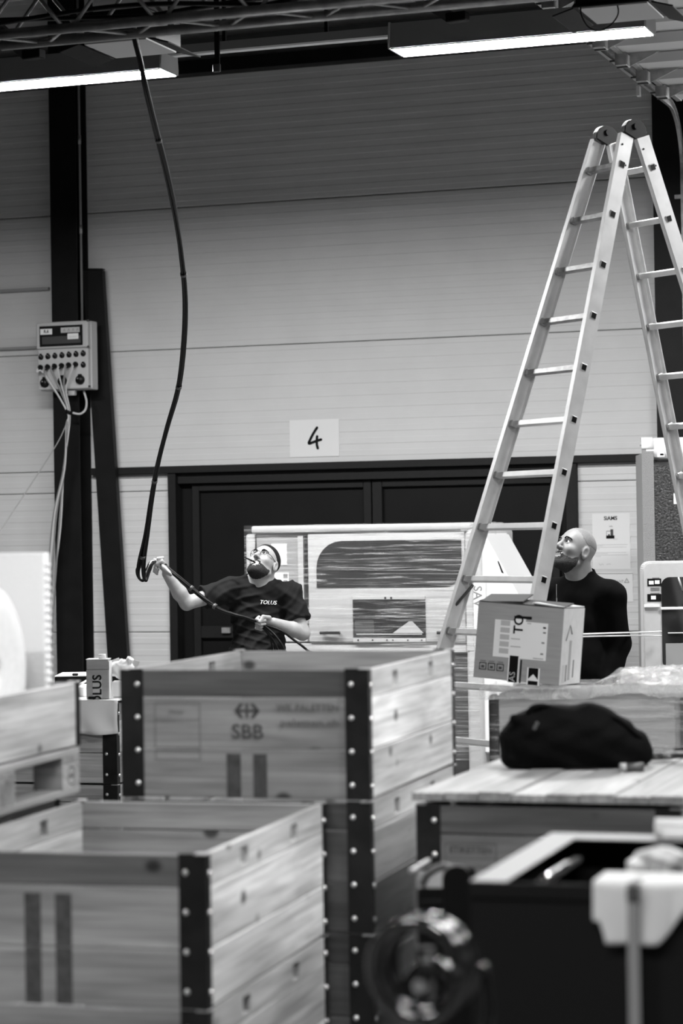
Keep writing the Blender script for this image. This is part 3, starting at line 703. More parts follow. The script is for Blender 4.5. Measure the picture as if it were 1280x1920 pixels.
# ================================================================== DISTANCE FIELD MODELLER
class Field:
    def __init__(s, lo, hi, vox, zs=None):
        s.ax = [np.arange(lo[i], hi[i]+vox, vox, dtype=np.float32) for i in range(3)]
        if zs is not None: s.ax[2] = np.asarray(zs, np.float32)
        s.F = np.ones([len(a) for a in s.ax], np.float32)
    def sub(s, lo, hi):
        sl = []
        for i in range(3):
            a = int(np.searchsorted(s.ax[i], lo[i])); b = int(np.searchsorted(s.ax[i], hi[i])); sl.append(slice(max(a-1, 0), min(b+1, len(s.ax[i]))))
        X = s.ax[0][sl[0]][:, None, None]; Y = s.ax[1][sl[1]][None, :, None]; Z = s.ax[2][sl[2]][None, None, :]
        return tuple(sl), X, Y, Z
    def put(s, sl, d, k, op):
        A = s.F[sl]
        if 0 in A.shape: return
        if op == '+':
            h = np.clip(.5+.5*(A-d)/k, 0, 1); s.F[sl] = A+(d-A)*h-k*h*(1-h)
        else:
            h = np.clip(.5-.5*(A+d)/k, 0, 1); s.F[sl] = A+(-d-A)*h+k*h*(1-h)
    def cone(s, a, b, ra, rb, k=.02, op='+', flat=None):
        a = np.array(a, np.float32); b = np.array(b, np.float32); m = max(ra, rb)+.05+k
        sl, X, Y, Z = s.sub(np.minimum(a, b)-m, np.maximum(a, b)+m); ba = b-a; L2 = float(ba@ba)+1e-9
        px, py, pz = X-a[0], Y-a[1], Z-a[2]
        t0 = (px*ba[0]+py*ba[1]+pz*ba[2])/L2; t = np.clip(t0, 0, 1)
        d = np.sqrt((px-t*ba[0])**2+(py-t*ba[1])**2+(pz-t*ba[2])**2)-(ra+(rb-ra)*t)
        if flat: d = np.maximum(d, (t0-1)*math.sqrt(L2))
        s.put(sl, d, k, op)
    def ell(s, c, r, R=None, k=.02, op='+'):
        """ellipsoid; rows of R are its axes"""
        c = np.array(c, np.float32); R = np.eye(3) if R is None else np.array([list(v) for v in R]); m = max(r)+.05+k
        sl, X, Y, Z = s.sub(c-m, c+m); p = [X-c[0], Y-c[1], Z-c[2]]
        q = [p[0]*R[i][0]+p[1]*R[i][1]+p[2]*R[i][2] for i in range(3)]
        k0 = np.sqrt(sum((q[i]/r[i])**2 for i in range(3))); k1 = np.sqrt(sum((q[i]/r[i]**2)**2 for i in range(3)))+1e-9
        s.put(sl, k0*(k0-1)/k1, k, op)
    def mesh(s, F=None):
        F = s.F if F is None else F; ax = s.ax; ins = F < 0
        nx, ny, nz = F.shape
        cnt = sum(ins[i:nx-1+i, j:ny-1+j, l:nz-1+l].astype(np.int8) for i in (0, 1) for j in (0, 1) for l in (0, 1))
        act = np.argwhere((cnt > 0) & (cnt < 8)); idx = -np.ones((nx-1, ny-1, nz-1), np.int32); idx[tuple(act.T)] = np.arange(len(act))
        cor = [(i, j, l) for i in (0, 1) for j in (0, 1) for l in (0, 1)]
        V = {c: F[act[:, 0]+c[0], act[:, 1]+c[1], act[:, 2]+c[2]] for c in cor}
        acc = np.zeros((len(act), 3)); n = np.zeros(len(act))
        for c in cor:
            for x in range(3):
                if c[x] == 0:
                    e = list(c); e[x] = 1; e = tuple(e); a, b = V[c], V[e]; m = (a < 0) != (b < 0)
                    t = np.where(m, a/(a-b+1e-12), 0); p = np.tile(np.array(c, float), (len(act), 1)); p[:, x] += t
                    acc += p*m[:, None]; n += m
        pos = act+acc/np.maximum(n, 1)[:, None]
        v = np.stack([np.interp(pos[:, i], np.arange(len(ax[i])), ax[i]) for i in range(3)], 1)
        fs = []
        for x in range(3):
            y, z = (x+1) % 3, (x+2) % 3
            sA = [slice(None)]*3; sB = [slice(None)]*3; sA[x] = slice(0, -1); sB[x] = slice(1, None)
            e = np.argwhere(ins[tuple(sA)] != ins[tuple(sB)])
            ok = (e[:, y] > 0) & (e[:, z] > 0) & (e[:, y] < F.shape[y]-1) & (e[:, z] < F.shape[z]-1); e = e[ok]
            def at(dy, dz): q = e.copy(); q[:, y] -= dy; q[:, z] -= dz; return idx[tuple(q.T)]
            q = np.stack([at(1, 1), at(0, 1), at(0, 0), at(1, 0)], 1); fl = ins[tuple(e.T)]; q[~fl] = q[~fl][:, ::-1]; fs.append(q)
        f = np.concatenate(fs); f = f[(f >= 0).all(1)]
        me = bpy.data.meshes.new('field'); me.vertices.add(len(v)); me.vertices.foreach_set('co', v.astype(np.float32).ravel())
        me.loops.add(f.size); me.loops.foreach_set('vertex_index', f.ravel().astype(np.int32)); me.polygons.add(len(f))
        me.polygons.foreach_set('loop_start', np.arange(0, f.size, 4, dtype=np.int32)); me.polygons.foreach_set('use_smooth', np.ones(len(f), bool))
        me.update(); me.validate(); return me
    def grid(s): return s.ax[0][:, None, None], s.ax[1][None, :, None], s.ax[2][None, None, :]
def smooth(o, it=2, f=.5):
    m = o.modifiers.new('relax', 'SMOOTH'); m.iterations = it; m.factor = f; return o
# --- black bag on the plank lid
bd = 8.0; bc = P(1080, 1449, bd); bc.z = .967+.032
bag = thing('bag', 'black soft rucksack lying on the plank lid', 'bag', bc, YAW)
def bl(px, py, dd=0):
    v = P(px, py, bd+dd); return local(bag, v)
f = Field((-.34, -.24, -.02), (.34, .24, .30), .006)
f.cone(bl(985, 1400), bl(1165, 1405), .082, .075, .05); f.cone(bl(1000, 1382), bl(1125, 1382), .090, .086, .06); f.cone(bl(1060, 1378), bl(1100, 1378), .090, .090, .05)
f.cone(bl(1120, 1385), bl(1185, 1410), .075, .055, .06); f.cone(bl(1000, 1420, -.02), bl(1180, 1425, -.02), .055, .045, .04)
f.cone(bl(1000, 1360, -.03), bl(1090, 1352, -.02), .045, .04, .05)
f.cone(bl(985, 1352, -.05), bl(966, 1350, -.06), .030, .018, .015); f.cone(bl(975, 1395, -.03), bl(962, 1415, -.03), .045, .035, .03)
f.cone(bl(960, 1410, -.05), bl(955, 1420, -.06), .025, .018, .02); f.cone(bl(1190, 1390), bl(1203, 1405), .03, .028, .03)
X, Y, Z = f.grid()
f.F = np.maximum(f.F + .003*np.sin(X*38+Y*20+4*np.sin(Z*25)) + .002*np.sin(Z*70+X*33), -(Z-.001))
smooth(obj('body', f.mesh(), M['fabric'], bag), 2)
hp = [bl(988, 1338, -.06), bl(1000, 1326, -.06), bl(1020, 1324, -.05), bl(1042, 1331, -.04), bl(1060, 1340, -.03)]
obj('grab_handle', m_tube(spline(hp, 5), .009, 8), M['fabric'], bag)
zp = [bl(985, 1345, -.115), bl(1010, 1360, -.14), bl(1016, 1372, -.145), bl(1000, 1385, -.15)]
obj('zip_pull', m_box(.012, .005, .028, .002), M['greydk'], bag, bl(1004, 1361, -.13), (0, .5, 0))
obj('side_strap', m_tube(spline([bl(1120, 1335, -.05), bl(1160, 1350, -.06), bl(1190, 1375, -.06), bl(1205, 1388, -.04)], 5), .007, 6), M['fabric'], bag)
tt = P(1186, 1443, bd-.22)
to = thing('torch', 'small dark cylindrical torch lying in front of the bag', 'torch', (tt.x, tt.y, .967+.032+.0145), YAW)
cyl('barrel', (-.022, 0, 0), (.035, .006, 0), .0135, M['greydk'], to, 14); cyl('head', (-.042, -.002, 0), (-.0225, 0, 0), .0145, M['greymid'], to, 14)
g_ = P(1250, 1432, bd+.10)
t = thing('cable_heap', 'small heap of dark cable on the lid beside the bag', 'cable', (g_.x, g_.y, .967+.033), YAW)
for k in range(4):
    pts = [(.055*math.cos(a*1.1+k)*(1+.3*k/3)+.05*(k-1), .03*math.sin(a*1.3+k*2), .012+.010*k*(1+math.sin(a+k))/2) for a in np.linspace(0, 6.0, 14)]
    obj('cable', m_tube(spline(pts, 3), .006, 6), M['cable' if k % 2 else 'cablem'], t)
# ================================================================== STEPLADDER
ap = P(1161, 240, 12.5)
lad = thing('stepladder', 'tall aluminium double stepladder standing open', 'ladder', (ap.x, ap.y, 0), YAW)
ZA = ap.z-.03
E1 = Vector((.555, -.832, 0)); E2 = Vector((.832, .555, 0)); UZ = Vector((0, 0, 1))
LEAN, KW, W0 = .334, .0886, .120
def rail_pt(sd, e, z, off=0):
    """sd -1 = leg pair towards the camera, +1 = far pair; e -1 far-left rail, +1 near-right rail"""
    return E1*(e*(W0+(ZA-z)*KW)+off) + E2*(sd*((ZA+.13-z)*(LEAN if sd < 0 else .318))) + UZ*z
for sd in (-1, 1):
    for e in (-1, 1):
        a, b = rail_pt(sd, e, .04), rail_pt(sd, e, ZA-.03); ax_ = (b-a).normalized()
        # C-section rail: web outwards plus two lips inwards
        sw = E1; d2 = ax_.cross(sw).normalized()
        rl = thing('rail', '', '') if False else bar('rail', a, b, .004, .084, M['alu'], lad, upv=d2)
        mloc = rl.rotation_euler.to_matrix().inverted()
        for s in (-1, 1):
            L_ = (b-a).length; lp_ = obj('rail_flange', m_box(L_, .026, .004), M['alu'], rl)
            q = mloc @ (E1*(-e*.013)); lp_.location = (0, q.y, s*.040)
        ft = obj('foot', m_box(.07, .034, .10, .006), M['blackp'], lad, a-UZ*.005); 
        ft.rotation_euler = Matrix((d2, sw, ax_)).transposed().to_euler()
        for k in range(2): 
            rv = obj('hole', m_cyl(.0055, .003, 8), M['ink'], lad, b-ax_*(.06+.10*k)+d2*(.022*(1 if k else -1))+E1*e*.0025); rv.rotation_euler = E1.to_track_quat('Z', 'Y').to_euler()
nr = 13
for sd in (-1, 1):
    for i in range(nr):
        z = ZA-.185-i*.2625
        a = rail_pt(sd, -1, z, .006); b = rail_pt(sd, 1, z, -.004); dr = (b-a).normalized(); lg = Vector((0, 0, 1))+E2*(-sd*LEAN)
        m_ = M['alu_dark'] if i < 5 and sd < 0 else M['alu']
        rg = bar('rung', a, b, .030, .030, m_, lad, .003, upv=lg)
        L_ = (b-a).length
        obj('rung_collar', m_box(.022, .037, .037, .004), M['alu_dark'], rg, (-L_/2+.010, 0, 0)); obj('rung_collar', m_box(.006, .038, .038, .003), M['alu'], rg, (L_/2+.006, 0, 0))
        obj('rung_hole', m_box(.004, .029, .029), M['ink'], rg, (L_/2+.0085, 0, 0)); obj('rung_hole', m_box(.004, .025, .025), M['ink'], rg, (-L_/2-.008, 0, 0))
for e in (-1, 1):
    c0 = E1*(e*(W0-.008)) + UZ*(ZA+.035)
    hx = obj('hinge_cap', m_prism([(-.076, -.050), (-.052, -.060), (0, -.082), (.052, -.060), (.076, -.050), (.072, -.018), (.048, .010), (.022, .020), (-.022, .020), (-.048, .010), (-.072, -.018)], -.018, .018, .003), M['blackp'], lad, c0)
    hx.rotation_euler = Matrix((E2, -E1, UZ)).transposed().to_euler()
    obj('hinge_button', m_cyl(.016, .006, 16), M['blackp'], hx, (0, -e*.022 if False else (-.022 if e > 0 else -.022), -.015), (PI/2, 0, 0))
def lad_local(px, py, d): return local(lad, P(px, py, d))
zb_ = rail_pt(-1, -1, 1.42)
obj('strap_hook', m_tube([rail_pt(-1, -1, 1.40, -.012), rail_pt(-1, -1, 1.51, .09)], .008, 8), M['greydk'], lad)
obj('strap_hook', m_tube([rail_pt(-1, 1, 1.42, -.01), rail_pt(-1, 1, 1.50, -.06)], .006, 8), M['alu'], lad)
# ================================================================== THINGS ON THE WALL AND COLUMN
def wall_paper(px0, py0, px1, py1, label, name='notice', yoff=.006, m=None):
    a = PY(px0, py0, WY-yoff); b = PY(px1, py1, WY-yoff)
    t = thing(name, label, name.replace('_', ' '), ((a.x+b.x)/2, WY-yoff, (a.z+b.z)/2)); w_, h_ = (b.x-a.x)/2, abs(a.z-b.z)/2
    bx('sheet', (-w_, 0, -h_), (w_, .0015, h_), m or M['paper_wall'], t); t['hw'] = w_; t['hh'] = h_; return t, w_, h_
sg, w_, h_ = wall_paper(542.3, 788, 636.2, 855, 'white paper with a handwritten figure 4 above the door', 'paper_sign')
def stroke(par, pts, wdt, m, y=-.0012):
    pts = [Vector((a, 0, b)) for a, b in pts]; sp = spline(pts, 5); vs = []; fs = []
    n = len(sp)
    for i, p in enumerate(sp):
        t_ = (sp[min(i+1, n-1)]-sp[max(i-1, 0)]).normalized(); nn = Vector((-t_.z, 0, t_.x))*wdt/2
        vs += [p+nn+Vector((0, y, 0)), p-nn+Vector((0, y, 0))]
    fs = [(2*i, 2*i+2, 2*i+3, 2*i+1) for i in range(n-1)]
    for c, nbr in ((sp[0], sp[1]), (sp[-1], sp[-2])):
        k0 = len(vs); vs += [c+Vector((wdt/2*math.cos(a), y, wdt/2*math.sin(a))) for a in [2*PI*k/10 for k in range(10)]]; fs.append(tuple(range(k0, k0+10)))
    return obj('handwriting', new_mesh('stroke', vs, fs), m, par)
q = lambda zx, zy: ((zx-632)/1010*2*w_, -(zy-555)/745*2*h_)
stroke(sg, [q(690, 350), q(610, 470), q(545, 590), q(520, 660), q(600, 640), q(690, 610), q(768, 590)], .022, M['ink']); stroke(sg, [q(690, 525), q(682, 610), q(683, 690), q(700, 760)], .022, M['ink'], -.0016)
n1, w_, h_ = wall_paper(1109.5, 963.5, 1182, 1067, 'white info notice with a forklift picture beside the door', 'notice', .004)
def tx(par, s, size, x, z, m, **k): return obj('print', m_text(s, size, **k), m, par, (x, -.001, z), (PI/2, 0, 0))
qz = lambda zy: -(zy-667)/1045*2*h_
qx = lambda zx: (zx-468)/735*2*w_
tx(n1, 'SiAMS', .040, qx(460), qz(235), M['ink'], bold=.0010); tx(n1, 'info', .018, qx(465), qz(385), M['inkgrey'])
def pr(par, x0, x1, z0, z1, m): return bx('print', (x0, -.0012, z0), (x1, -.0004, z1), m, par)
pr(n1, qx(370), qx(530), qz(615), qz(555), M['ink']); pr(n1, qx(455), qx(508), qz(554), qz(440), M['stamp']); pr(n1, qx(375), qx(382), qz(554), qz(470), M['inkgrey']); pr(n1, qx(383), qx(454), qz(480), qz(468), M['inkgrey']); pr(n1, qx(410), qx(440), qz(554), qz(530), M['stamp']); pr(n1, qx(505), qx(590), qz(630), qz(622), M['inklight'])
for zy, x1 in ((728, 785), (748, 300), (775, 765), (803, 240), (875, 755), (895, 400), (922, 790), (945, 260)): pr(n1, qx(145), qx(x1), qz(zy+4), qz(zy-3), M['inklight'])
stroke(n1, [(qx(220), qz(1080)), (qx(250), qz(1110)), (qx(280), qz(1090)), (qx(310), qz(1105))], .003, M['inklight']); stroke(n1, [(qx(370), qz(1100)), (qx(410), qz(1090)), (qx(450), qz(1095))], .003, M['inklight'])
n2, w2_, h2_ = wall_paper(1112, 1073.5, 1186.5, 1128.5, 'white notice reading IMPORTANT with a warning triangle beside the door', 'notice', .004)
qz2 = lambda zy: -(zy-1525)/555*2*h2_
qx2 = lambda zx: (zx-495)/755*2*w2_
tx(n2, 'IMPORTANT', .028, qx2(505), qz2(1420), M['inkgrey'])
for a, b in (((715, 1440), (757, 1365)), ((757, 1365), (800, 1440)), ((800, 1440), (715, 1440))): stroke(n2, [(qx2(a[0]), qz2(a[1])), (qx2(b[0]), qz2(b[1]))], .004, M['inkgrey'])
pr(n2, qx2(755), qx2(760), qz2(1425), qz2(1390), M['inkgrey'])
for zy, x0, x1 in ((1518, 465, 675), (1558, 465, 755), (1638, 560, 755), (1672, 560, 630)): pr(n2, qx2(x0), qx2(x1), qz2(zy+4), qz2(zy-4), M['inklight'])
pr(n2, -w2_, w2_, qz2(1275), qz2(1265), M['inkgrey'])
# conduit, dark wall bar, leaning board
YC = WY-.22-.012
cx = PY(151, 400, YC).x
cd_ = thing('conduit_pipe', 'thin grey conduit pipe running down the steel column', 'pipe', (cx, YC, 0))
z0, z1 = PY(153, 603, YC).z, 7.3
cyl('pipe', (0, 0, z0), (0, 0, z1), .0095, M['cablem'], cd_, 10)
for py in (262, 430): cyl('coupling', (0, 0, PY(152, py+8, YC).z), (0, 0, PY(152, py-8, YC).z), .013, M['zinc'], cd_, 10); 
a = PY(0, 548, WY-.03); b = PY(92, 541, WY-.03)
tag(bx('wall_rail', (a.x-.4, WY-.05, b.z-.012), (b.x, WY-.006, b.z+.012), M['greymid'], bev=.003), 'short grey rail fixed to the wall left of the column', 'rail')
a = PY(0, 654, WY-.03); b = PY(70, 651, WY-.03)
tag(bx('wall_rail', (a.x-.4, WY-.04, b.z-.012), (b.x, WY-.006, b.z+.010), M['greymid'], bev=.003), 'grey rail on the wall ending behind the socket box', 'rail')
YBd = WY-.10
pts = [PY(157, 507, YBd), PY(194, 507, YBd), PY(242, 1242, YBd), PY(204.5, 1242, YBd)]
dirn = (pts[2]-pts[1]).normalized(); tb = pts[1].z/(-dirn.z)
g1, g0 = pts[1]+dirn*tb, pts[0]+dirn*tb
bo = thing('leaning_board', 'long dark board leaning beside the steel column', 'board', (g0.x, YBd, 0))
poly = [((p.x-g0.x), p.z) for p in (g0, g1, pts[1], pts[0])]; poly[0] = (poly[0][0], .005); poly[1] = (poly[1][0], .005)
obj('board', m_prism(poly, -.03, .03, .003), M['steel_dark'], bo); obj('end_cap', m_prism([(x, z+.004) for x, z in ((poly[3][0], poly[3][1]), (poly[2][0], poly[2][1]), (poly[2][0], poly[2][1]+.01), (poly[3][0], poly[3][1]+.01))], -.03, .03), M['black'], bo)
# ------------------------------------------------ socket distribution box
YD = WY-.22-.17
a = PY(71, 731, YD); b = PY(164, 601, YD)
db = thing('socket_box', 'light grey power socket box on the steel column', 'socket box', ((a.x+b.x)/2, YD, (PY(118, 731, YD).z)), 0)
w_ = (b.x-a.x)/2; H_ = PY(118, 603, YD).z-PY(118, 731, YD).z
ux = lambda zx: ((zx-540)/870)*2*w_          # zoom pixels 105..975 across the front
uz = lambda zy: (1330-zy)/1190*H_*.985
bx('back_box', (-w_-.004, .05, .0), (w_+.008, .165, H_), M['grey'], db, .006)
bx('lower_cover', (-w_+.004, .0, .006), (w_-.002, .049, uz(600)), M['grey'], db, .006); bx('upper_cover', (-w_-.006, -.006, uz(592)), (w_, .049, H_), M['grey'], db, .008)
wn = bx('breaker_window', (ux(155), -.010, uz(555)), (ux(895), -.0065, uz(190)), M['glassd'], db, .001)
for x0, x1, z0, z1, m_ in ((172, 375, 340, 240, 'paper'), (525, 848, 322, 230, 'grey'), (640, 825, 440, 340, 'paper')): bx('label_sticker', (ux(x0), -.0118, uz(z0)), (ux(x1), -.0104, uz(z1)), M[m_], db)
obj('print', m_text('R.6', .034, bold=.001), M['ink'], db, (ux(275), -.0124, uz(288)), (PI/2, 0, 0))
for k in range(4): stroke(db, [(ux(570+k*75), uz(300)), (ux(590+k*75), uz(255)), (ux(600+k*75), uz(300))], .004, M['inkgrey'], -.0122)
for k in range(2): bx('print', (ux(660), -.0122, uz(395+k*20)), (ux(800), -.0119, uz(388+k*20)), M['inklight'], db)
bx('breaker_row', (ux(200), -.0104, uz(510)), (ux(860), -.0101, uz(380)), M['greydk'], db)
def socket(x, z, r, nm='socket'):
    s = obj(nm, m_lathe([(0, .012), (r*.75, .012), (r, .006), (r*1.05, 0)], 18), M['blackp'], db, (x, -.0005, z), (PI/2, 0, 0)); obj('lid_tab', m_box(r*.8, r*.5, .012, .003), M['blackp'], s, (0, r*1.0, .007)); obj('lid_boss', m_cyl(r*.18, .006, 8), M['cablem'], s, (0, r*.45, .0145)); return s
for k in range(7): socket(ux(168+k*121), uz(735-k*5), .022)
for k in range(6):
    p = obj('plug', m_lathe([(0, .055), (.010, .055), (.014, .035), (.020, .012), (.021, 0)], 14), M['blackp'], db, (ux(160+k*121), -.001, uz(915-k*6)), (PI/2+.45, 0, 0)); obj('collar', m_cyl(.023, .010, 16), M['blackp'], p, (0, 0, .004))
socket(ux(893), uz(905), .022)
for x, z in ((230, 1195), (535, 1175), (840, 1165)):
    s = obj('large_socket', m_lathe([(0, .034), (.028, .034), (.036, .02), (.039, 0)], 20), M['blackp'], db, (ux(x), -.0005, uz(z)), (PI/2, 0, 0)); obj('lid_tab', m_box(.03, .022, .02, .004), M['blackp'], s, (0, .036, .012)); obj('lid_boss', m_cyl(.006, .006, 8), M['cablem'], s, (-.008, .01, .036))
bx('cable_gland', (ux(575), .04, -.045), (ux(690), .09, -.0005), M['grey'], db, .005)
for x, z in ((985, 125), (985, 580), (1000, 1285)): bx('cover_screw', (ux(x)-.014, -.004 if z < 500 else -.003, uz(z)-.008), (ux(x)+.001, .012, uz(z)+.008), M['greydk'], db)
# cables out of the plugs, tied together below
tie = PY(128, 772, YD-.03)
def plugpt(k): return Vector((db.location.x+ux(160+k*121), YD-.055, db.location.z+uz(945-k*6)))
ends = [(86, 1100), (90, 1098), (97, 1075), (100, 1000), (84, 1062), (88, 1130)]
for k in range(6):
    s0 = plugpt(k); mid = PY((82, 88, 110, 116, 120, 124)[k], (700, 712, 725, 725, 725, 728)[k], YD-.05)
    e1 = PY(127+k*.8-3, 800+k*3, YD-.03); e2 = PY(121-k*.5, 880, YD-.02+.002*k); e3 = PY(ends[k][0]+14, 985, YD-.01+.002*k); e4 = PY(ends[k][0], ends[k][1]+120, YD)
    pts = [s0, s0+Vector((0, -.01, -.03)), mid, tie+Vector((.004*(k-2.5), .004*(k % 3), 0)), e1, e2, e3, e4]
    end = Vector((e4.x-.03*k, e4.y, .02)); pts.append(end)
    tag(obj('power_cable', m_tube([p-s0 for p in spline(pts, 6)], .0065 if k % 2 else .0078, 7), M[('cablew', 'cablem', 'cablem', 'cablew', 'cablem', 'cablew')[k]], None, s0), 'grey cable plugged into the %s socket of the lower row, hanging in the bundle' % ('first', 'second', 'third', 'fourth', 'fifth', 'sixth')[k], 'cable', 'cables hanging from the socket box')
tag(obj('cable_tie', m_lathe([(.024, -.014), (.028, -.014), (.028, .014), (.024, .014), (.024, -.014)], 16), M['black'], None, tie+Vector((0, .004, 0)), (0, .5, 0)), 'black tie around the cables below the socket box', 'cable tie')
lp = [PY(157, 733, YD+.1), PY(162, 752, YD+.08), PY(160, 768, YD+.04), PY(150, 776, YD), PY(136, 774, YD-.03)]
tag(obj('cable_loop', m_tube([p-lp[0] for p in spline(lp, 6)], .009, 8), M['cablew'], None, lp[0]), 'pale cable looping under the socket box to the tie', 'cable')
lp = [PY(126, 790, YD-.04), PY(108, 830, YD-.2), PY(60, 905, YD-.6), PY(0, 995, YD-1.1), PY(-60, 1085, YD-1.5)]
tag(obj('thin_cable', m_tube([p-lp[0] for p in spline(lp, 6)], .0045, 6), M['greymid'], None, lp[0]), 'thin grey cable stretched diagonally from the socket bundle past the wall', 'cable')
# ================================================================== WRAPPED MACHINE BEHIND THE MAN IN THE T-SHIRT
MY = P(680, 1100, 17.0).y
ml_, mr_ = PY(577, 1100, MY).x, PY(872, 1100, MY).x
mc = thing('wrapped_machine', 'cream machine tool wrapped in clear film behind the cable puller', 'machine', (ml_, MY, 0))
mx = lambda px, py=1100: PY(px, py, MY).x-ml_
mz = lambda px, py: PY(px, py, MY).z
top = mz(700, 992)
zlow = mz(700, 1205)
bx('base', (-.45, .06, 0), (mx(872), .85, zlow-.075), M['greydk'], mc, .01); bx('plinth_panel', (-.45, .02, zlow-.072), (mx(872), .85, zlow-.006), M['machine'], mc, .006)
bx('front_door', (0, 0, zlow), (mx(872), .8, top-.02), M['machine'], mc, .012, seg=2)
bx('roof', (-.42, -.02, top-.018), (mx(885), .85, top+.035), M['machine'], mc, .014, seg=2)
cab = bx('control_cabinet', (mx(458), .03, zlow), (mx(574), .7, top-.02), M['machine'], mc, .02, seg=2)
cc = cab.location
def cbx(n, px0, px1, py0, py1, y0, y1, m_, **k): return bx(n, Vector((mx(px0), y0, mz(px0, py1)))-cc, Vector((mx(px1), y1, mz(px0, py0)))-cc, m_, cab, **k)
cbx('cabinet_panel', 480, 560, 1006, 1130, .020, .0295, M['greymid'], bev=.002); cbx('sheet', 508, 537, 1020, 1060, .014, .0195, M['paper']); cbx('sheet', 511, 540, 1074, 1097, .014, .0195, M['paper'])
cbx('cabinet_edge', 558, 568, 1004, 1130, .012, .0195, M['machine']); cbx('cabinet_edge', 478, 480, 1003, 1040, .012, .0295, M['ink']); cbx('screen', 540, 563, 1106, 1122, .014, .0195, M['glassm'])
for a_, b_ in ((1076, 1084), (1088, 1095)): cbx('print', 530, 538, a_, b_, .0125, .0138, M['inkgrey'])
cbx('lower_door', 470, 573, 1135, 1203, .018, .0295, M['machine'], bev=.003)
bx('seal', (mx(571), .005, mz(571, 1134)), (mx(577)-.002, .06, top-.04), M['ink'], mc)
def win(name, pxs, r, y0=-.006):
    x0, x1 = mx(pxs[0]), mx(pxs[1]); z0, z1 = mz((pxs[0]+pxs[1])/2, pxs[3]), mz((pxs[0]+pxs[1])/2, pxs[2]); return obj(name, m_prism(rrect(x0, z0, x1, z1, r), y0, .002), M['glassm'] if r else M['glassd'], mc)
win('large_window', (594, 866, 1013, 1101), (.003, .12, .003, .19))
w2 = win('small_window', (661, 797, 1124, 1196), 0)
bx('window_rail', (mx(661), -.014, mz(730, 1124)), (mx(797), -.001, mz(730, 1118)), M['grey'], mc, .002); bx('window_rail', (mx(661), -.014, mz(730, 1204)), (mx(797), -.001, mz(730, 1196.5)), M['grey'], mc, .002)
for px in (671, 698, 725, 736, 764, 790): obj('screw', m_cyl(.006, .004, 8), M['ink'], mc, (mx(px), -.016, mz(730, 1200)), (PI/2, 0, 0))
for px in (723, 734): obj('screw', m_cyl(.008, .004, 8), M['ink'], mc, (mx(px), -.016, mz(730, 1121)), (PI/2, 0, 0))
for a_, b_ in ((601, 639), (820, 853)):
    h = bx('door_handle', (mx(a_), -.045, mz(620, 1189)), (mx(b_), -.025, mz(620, 1183.5)), M['blackp'], mc, .004); 
    for s in (-1, 1): bx('mount', (s*.06-.008, .010, -.008), (s*.06+.008, .026, .008), M['blackp'], h)
bx('inner_sill', (mx(667), -.0075, mz(730, 1190)), (mx(790), -.0062, mz(730, 1188)), M['grey'], mc); obj('inner_cone', m_prism([(mx(735), mz(735, 1187)), (mx(793), mz(735, 1187)), (mx(772), mz(735, 1165)), (mx(766), mz(735, 1165))], -.0072, -.0062), M['grey'], mc); bx('inner_box', (mx(665), -.0072, mz(680, 1186)), (mx(700), -.0062, mz(680, 1163)), M['greydk'], mc)
# right end pillar with sticker strip, down to the floor
bx('end_pillar', (mx(874), -.03, .05), (mx(906), .8, top-.01), M['machine'], mc, .03, seg=3)
bx('sticker_strip', (mx(876), -.033, mz(880, 1220)), (mx(888), -.0305, top-.06), M['grey'], mc)
for k, py in enumerate((1036, 1052, 1068)): bx('pictogram', (mx(868)+.03, -.0345, mz(880, py+9)), (mx(876)+.03, -.0332, mz(880, py)), M['inkgrey'], mc)
bx('vent_slot', (mx(868), -.034, mz(872, 995)), (mx(880), -.031, mz(872, 991)), M['greymid'], mc)
for px in (858, 880): bx('leveling_foot', (mx(px), -.02, 0), (mx(px+7), .05, .05), M['ink'], mc)
# tarpaulin cone on the right side
tp = [(mx(905), mz(905, 1000)), (mx(910), mz(910, 1000)), (mx(976), mz(976, 1122)), (mx(976), .25), (mx(905), .25)]
obj('side_cover', m_prism(tp, -.02, .6, .01), M['whitem'], mc)
obj('side_tape', m_prism([(mx(935), mz(935, 1052)), (mx(937), mz(937, 1052)), (mx(946), mz(946, 1075)), (mx(942), mz(942, 1073))], -.024, -.0215), M['ink'], mc)
bx('side_label', (mx(890), -.0345, mz(895, 1180)), (mx(912), -.032, mz(895, 1090)), M['paper'], mc)
obj('print', m_text('SAV', .085, bold=.001), M['inkgrey'], mc, (mx(897), -.0352, mz(897, 1118)), (PI/2, PI/2, 0))
# film: a slightly bulging skin around the machine front
def skin(x0, x1, z0, z1, yf, side, nx=40, nz=30, amp=.006):
    vs = []; fs = []
    for j in range(nz+1):
        for i in range(nx+1):
            u, v = i/nx, j/nz; x = x0+u*(x1-x0); z = z0+v*(z1-z0)
            y = yf-.01+amp*mnoise.noise(Vector((x*3, z*9, side)))
            if i == 0 or i == nx: y = yf+.35
            vs.append((x, y, z))
    for j in range(nz):
        for i in range(nx): fs.append((j*(nx+1)+i, j*(nx+1)+i+1, (j+1)*(nx+1)+i+1, (j+1)*(nx+1)+i))
    return new_mesh('film', vs, fs, True)
obj('stretch_film', skin(mx(453), mx(909), .2, top+.04, -.042, 1), FILM, mc)
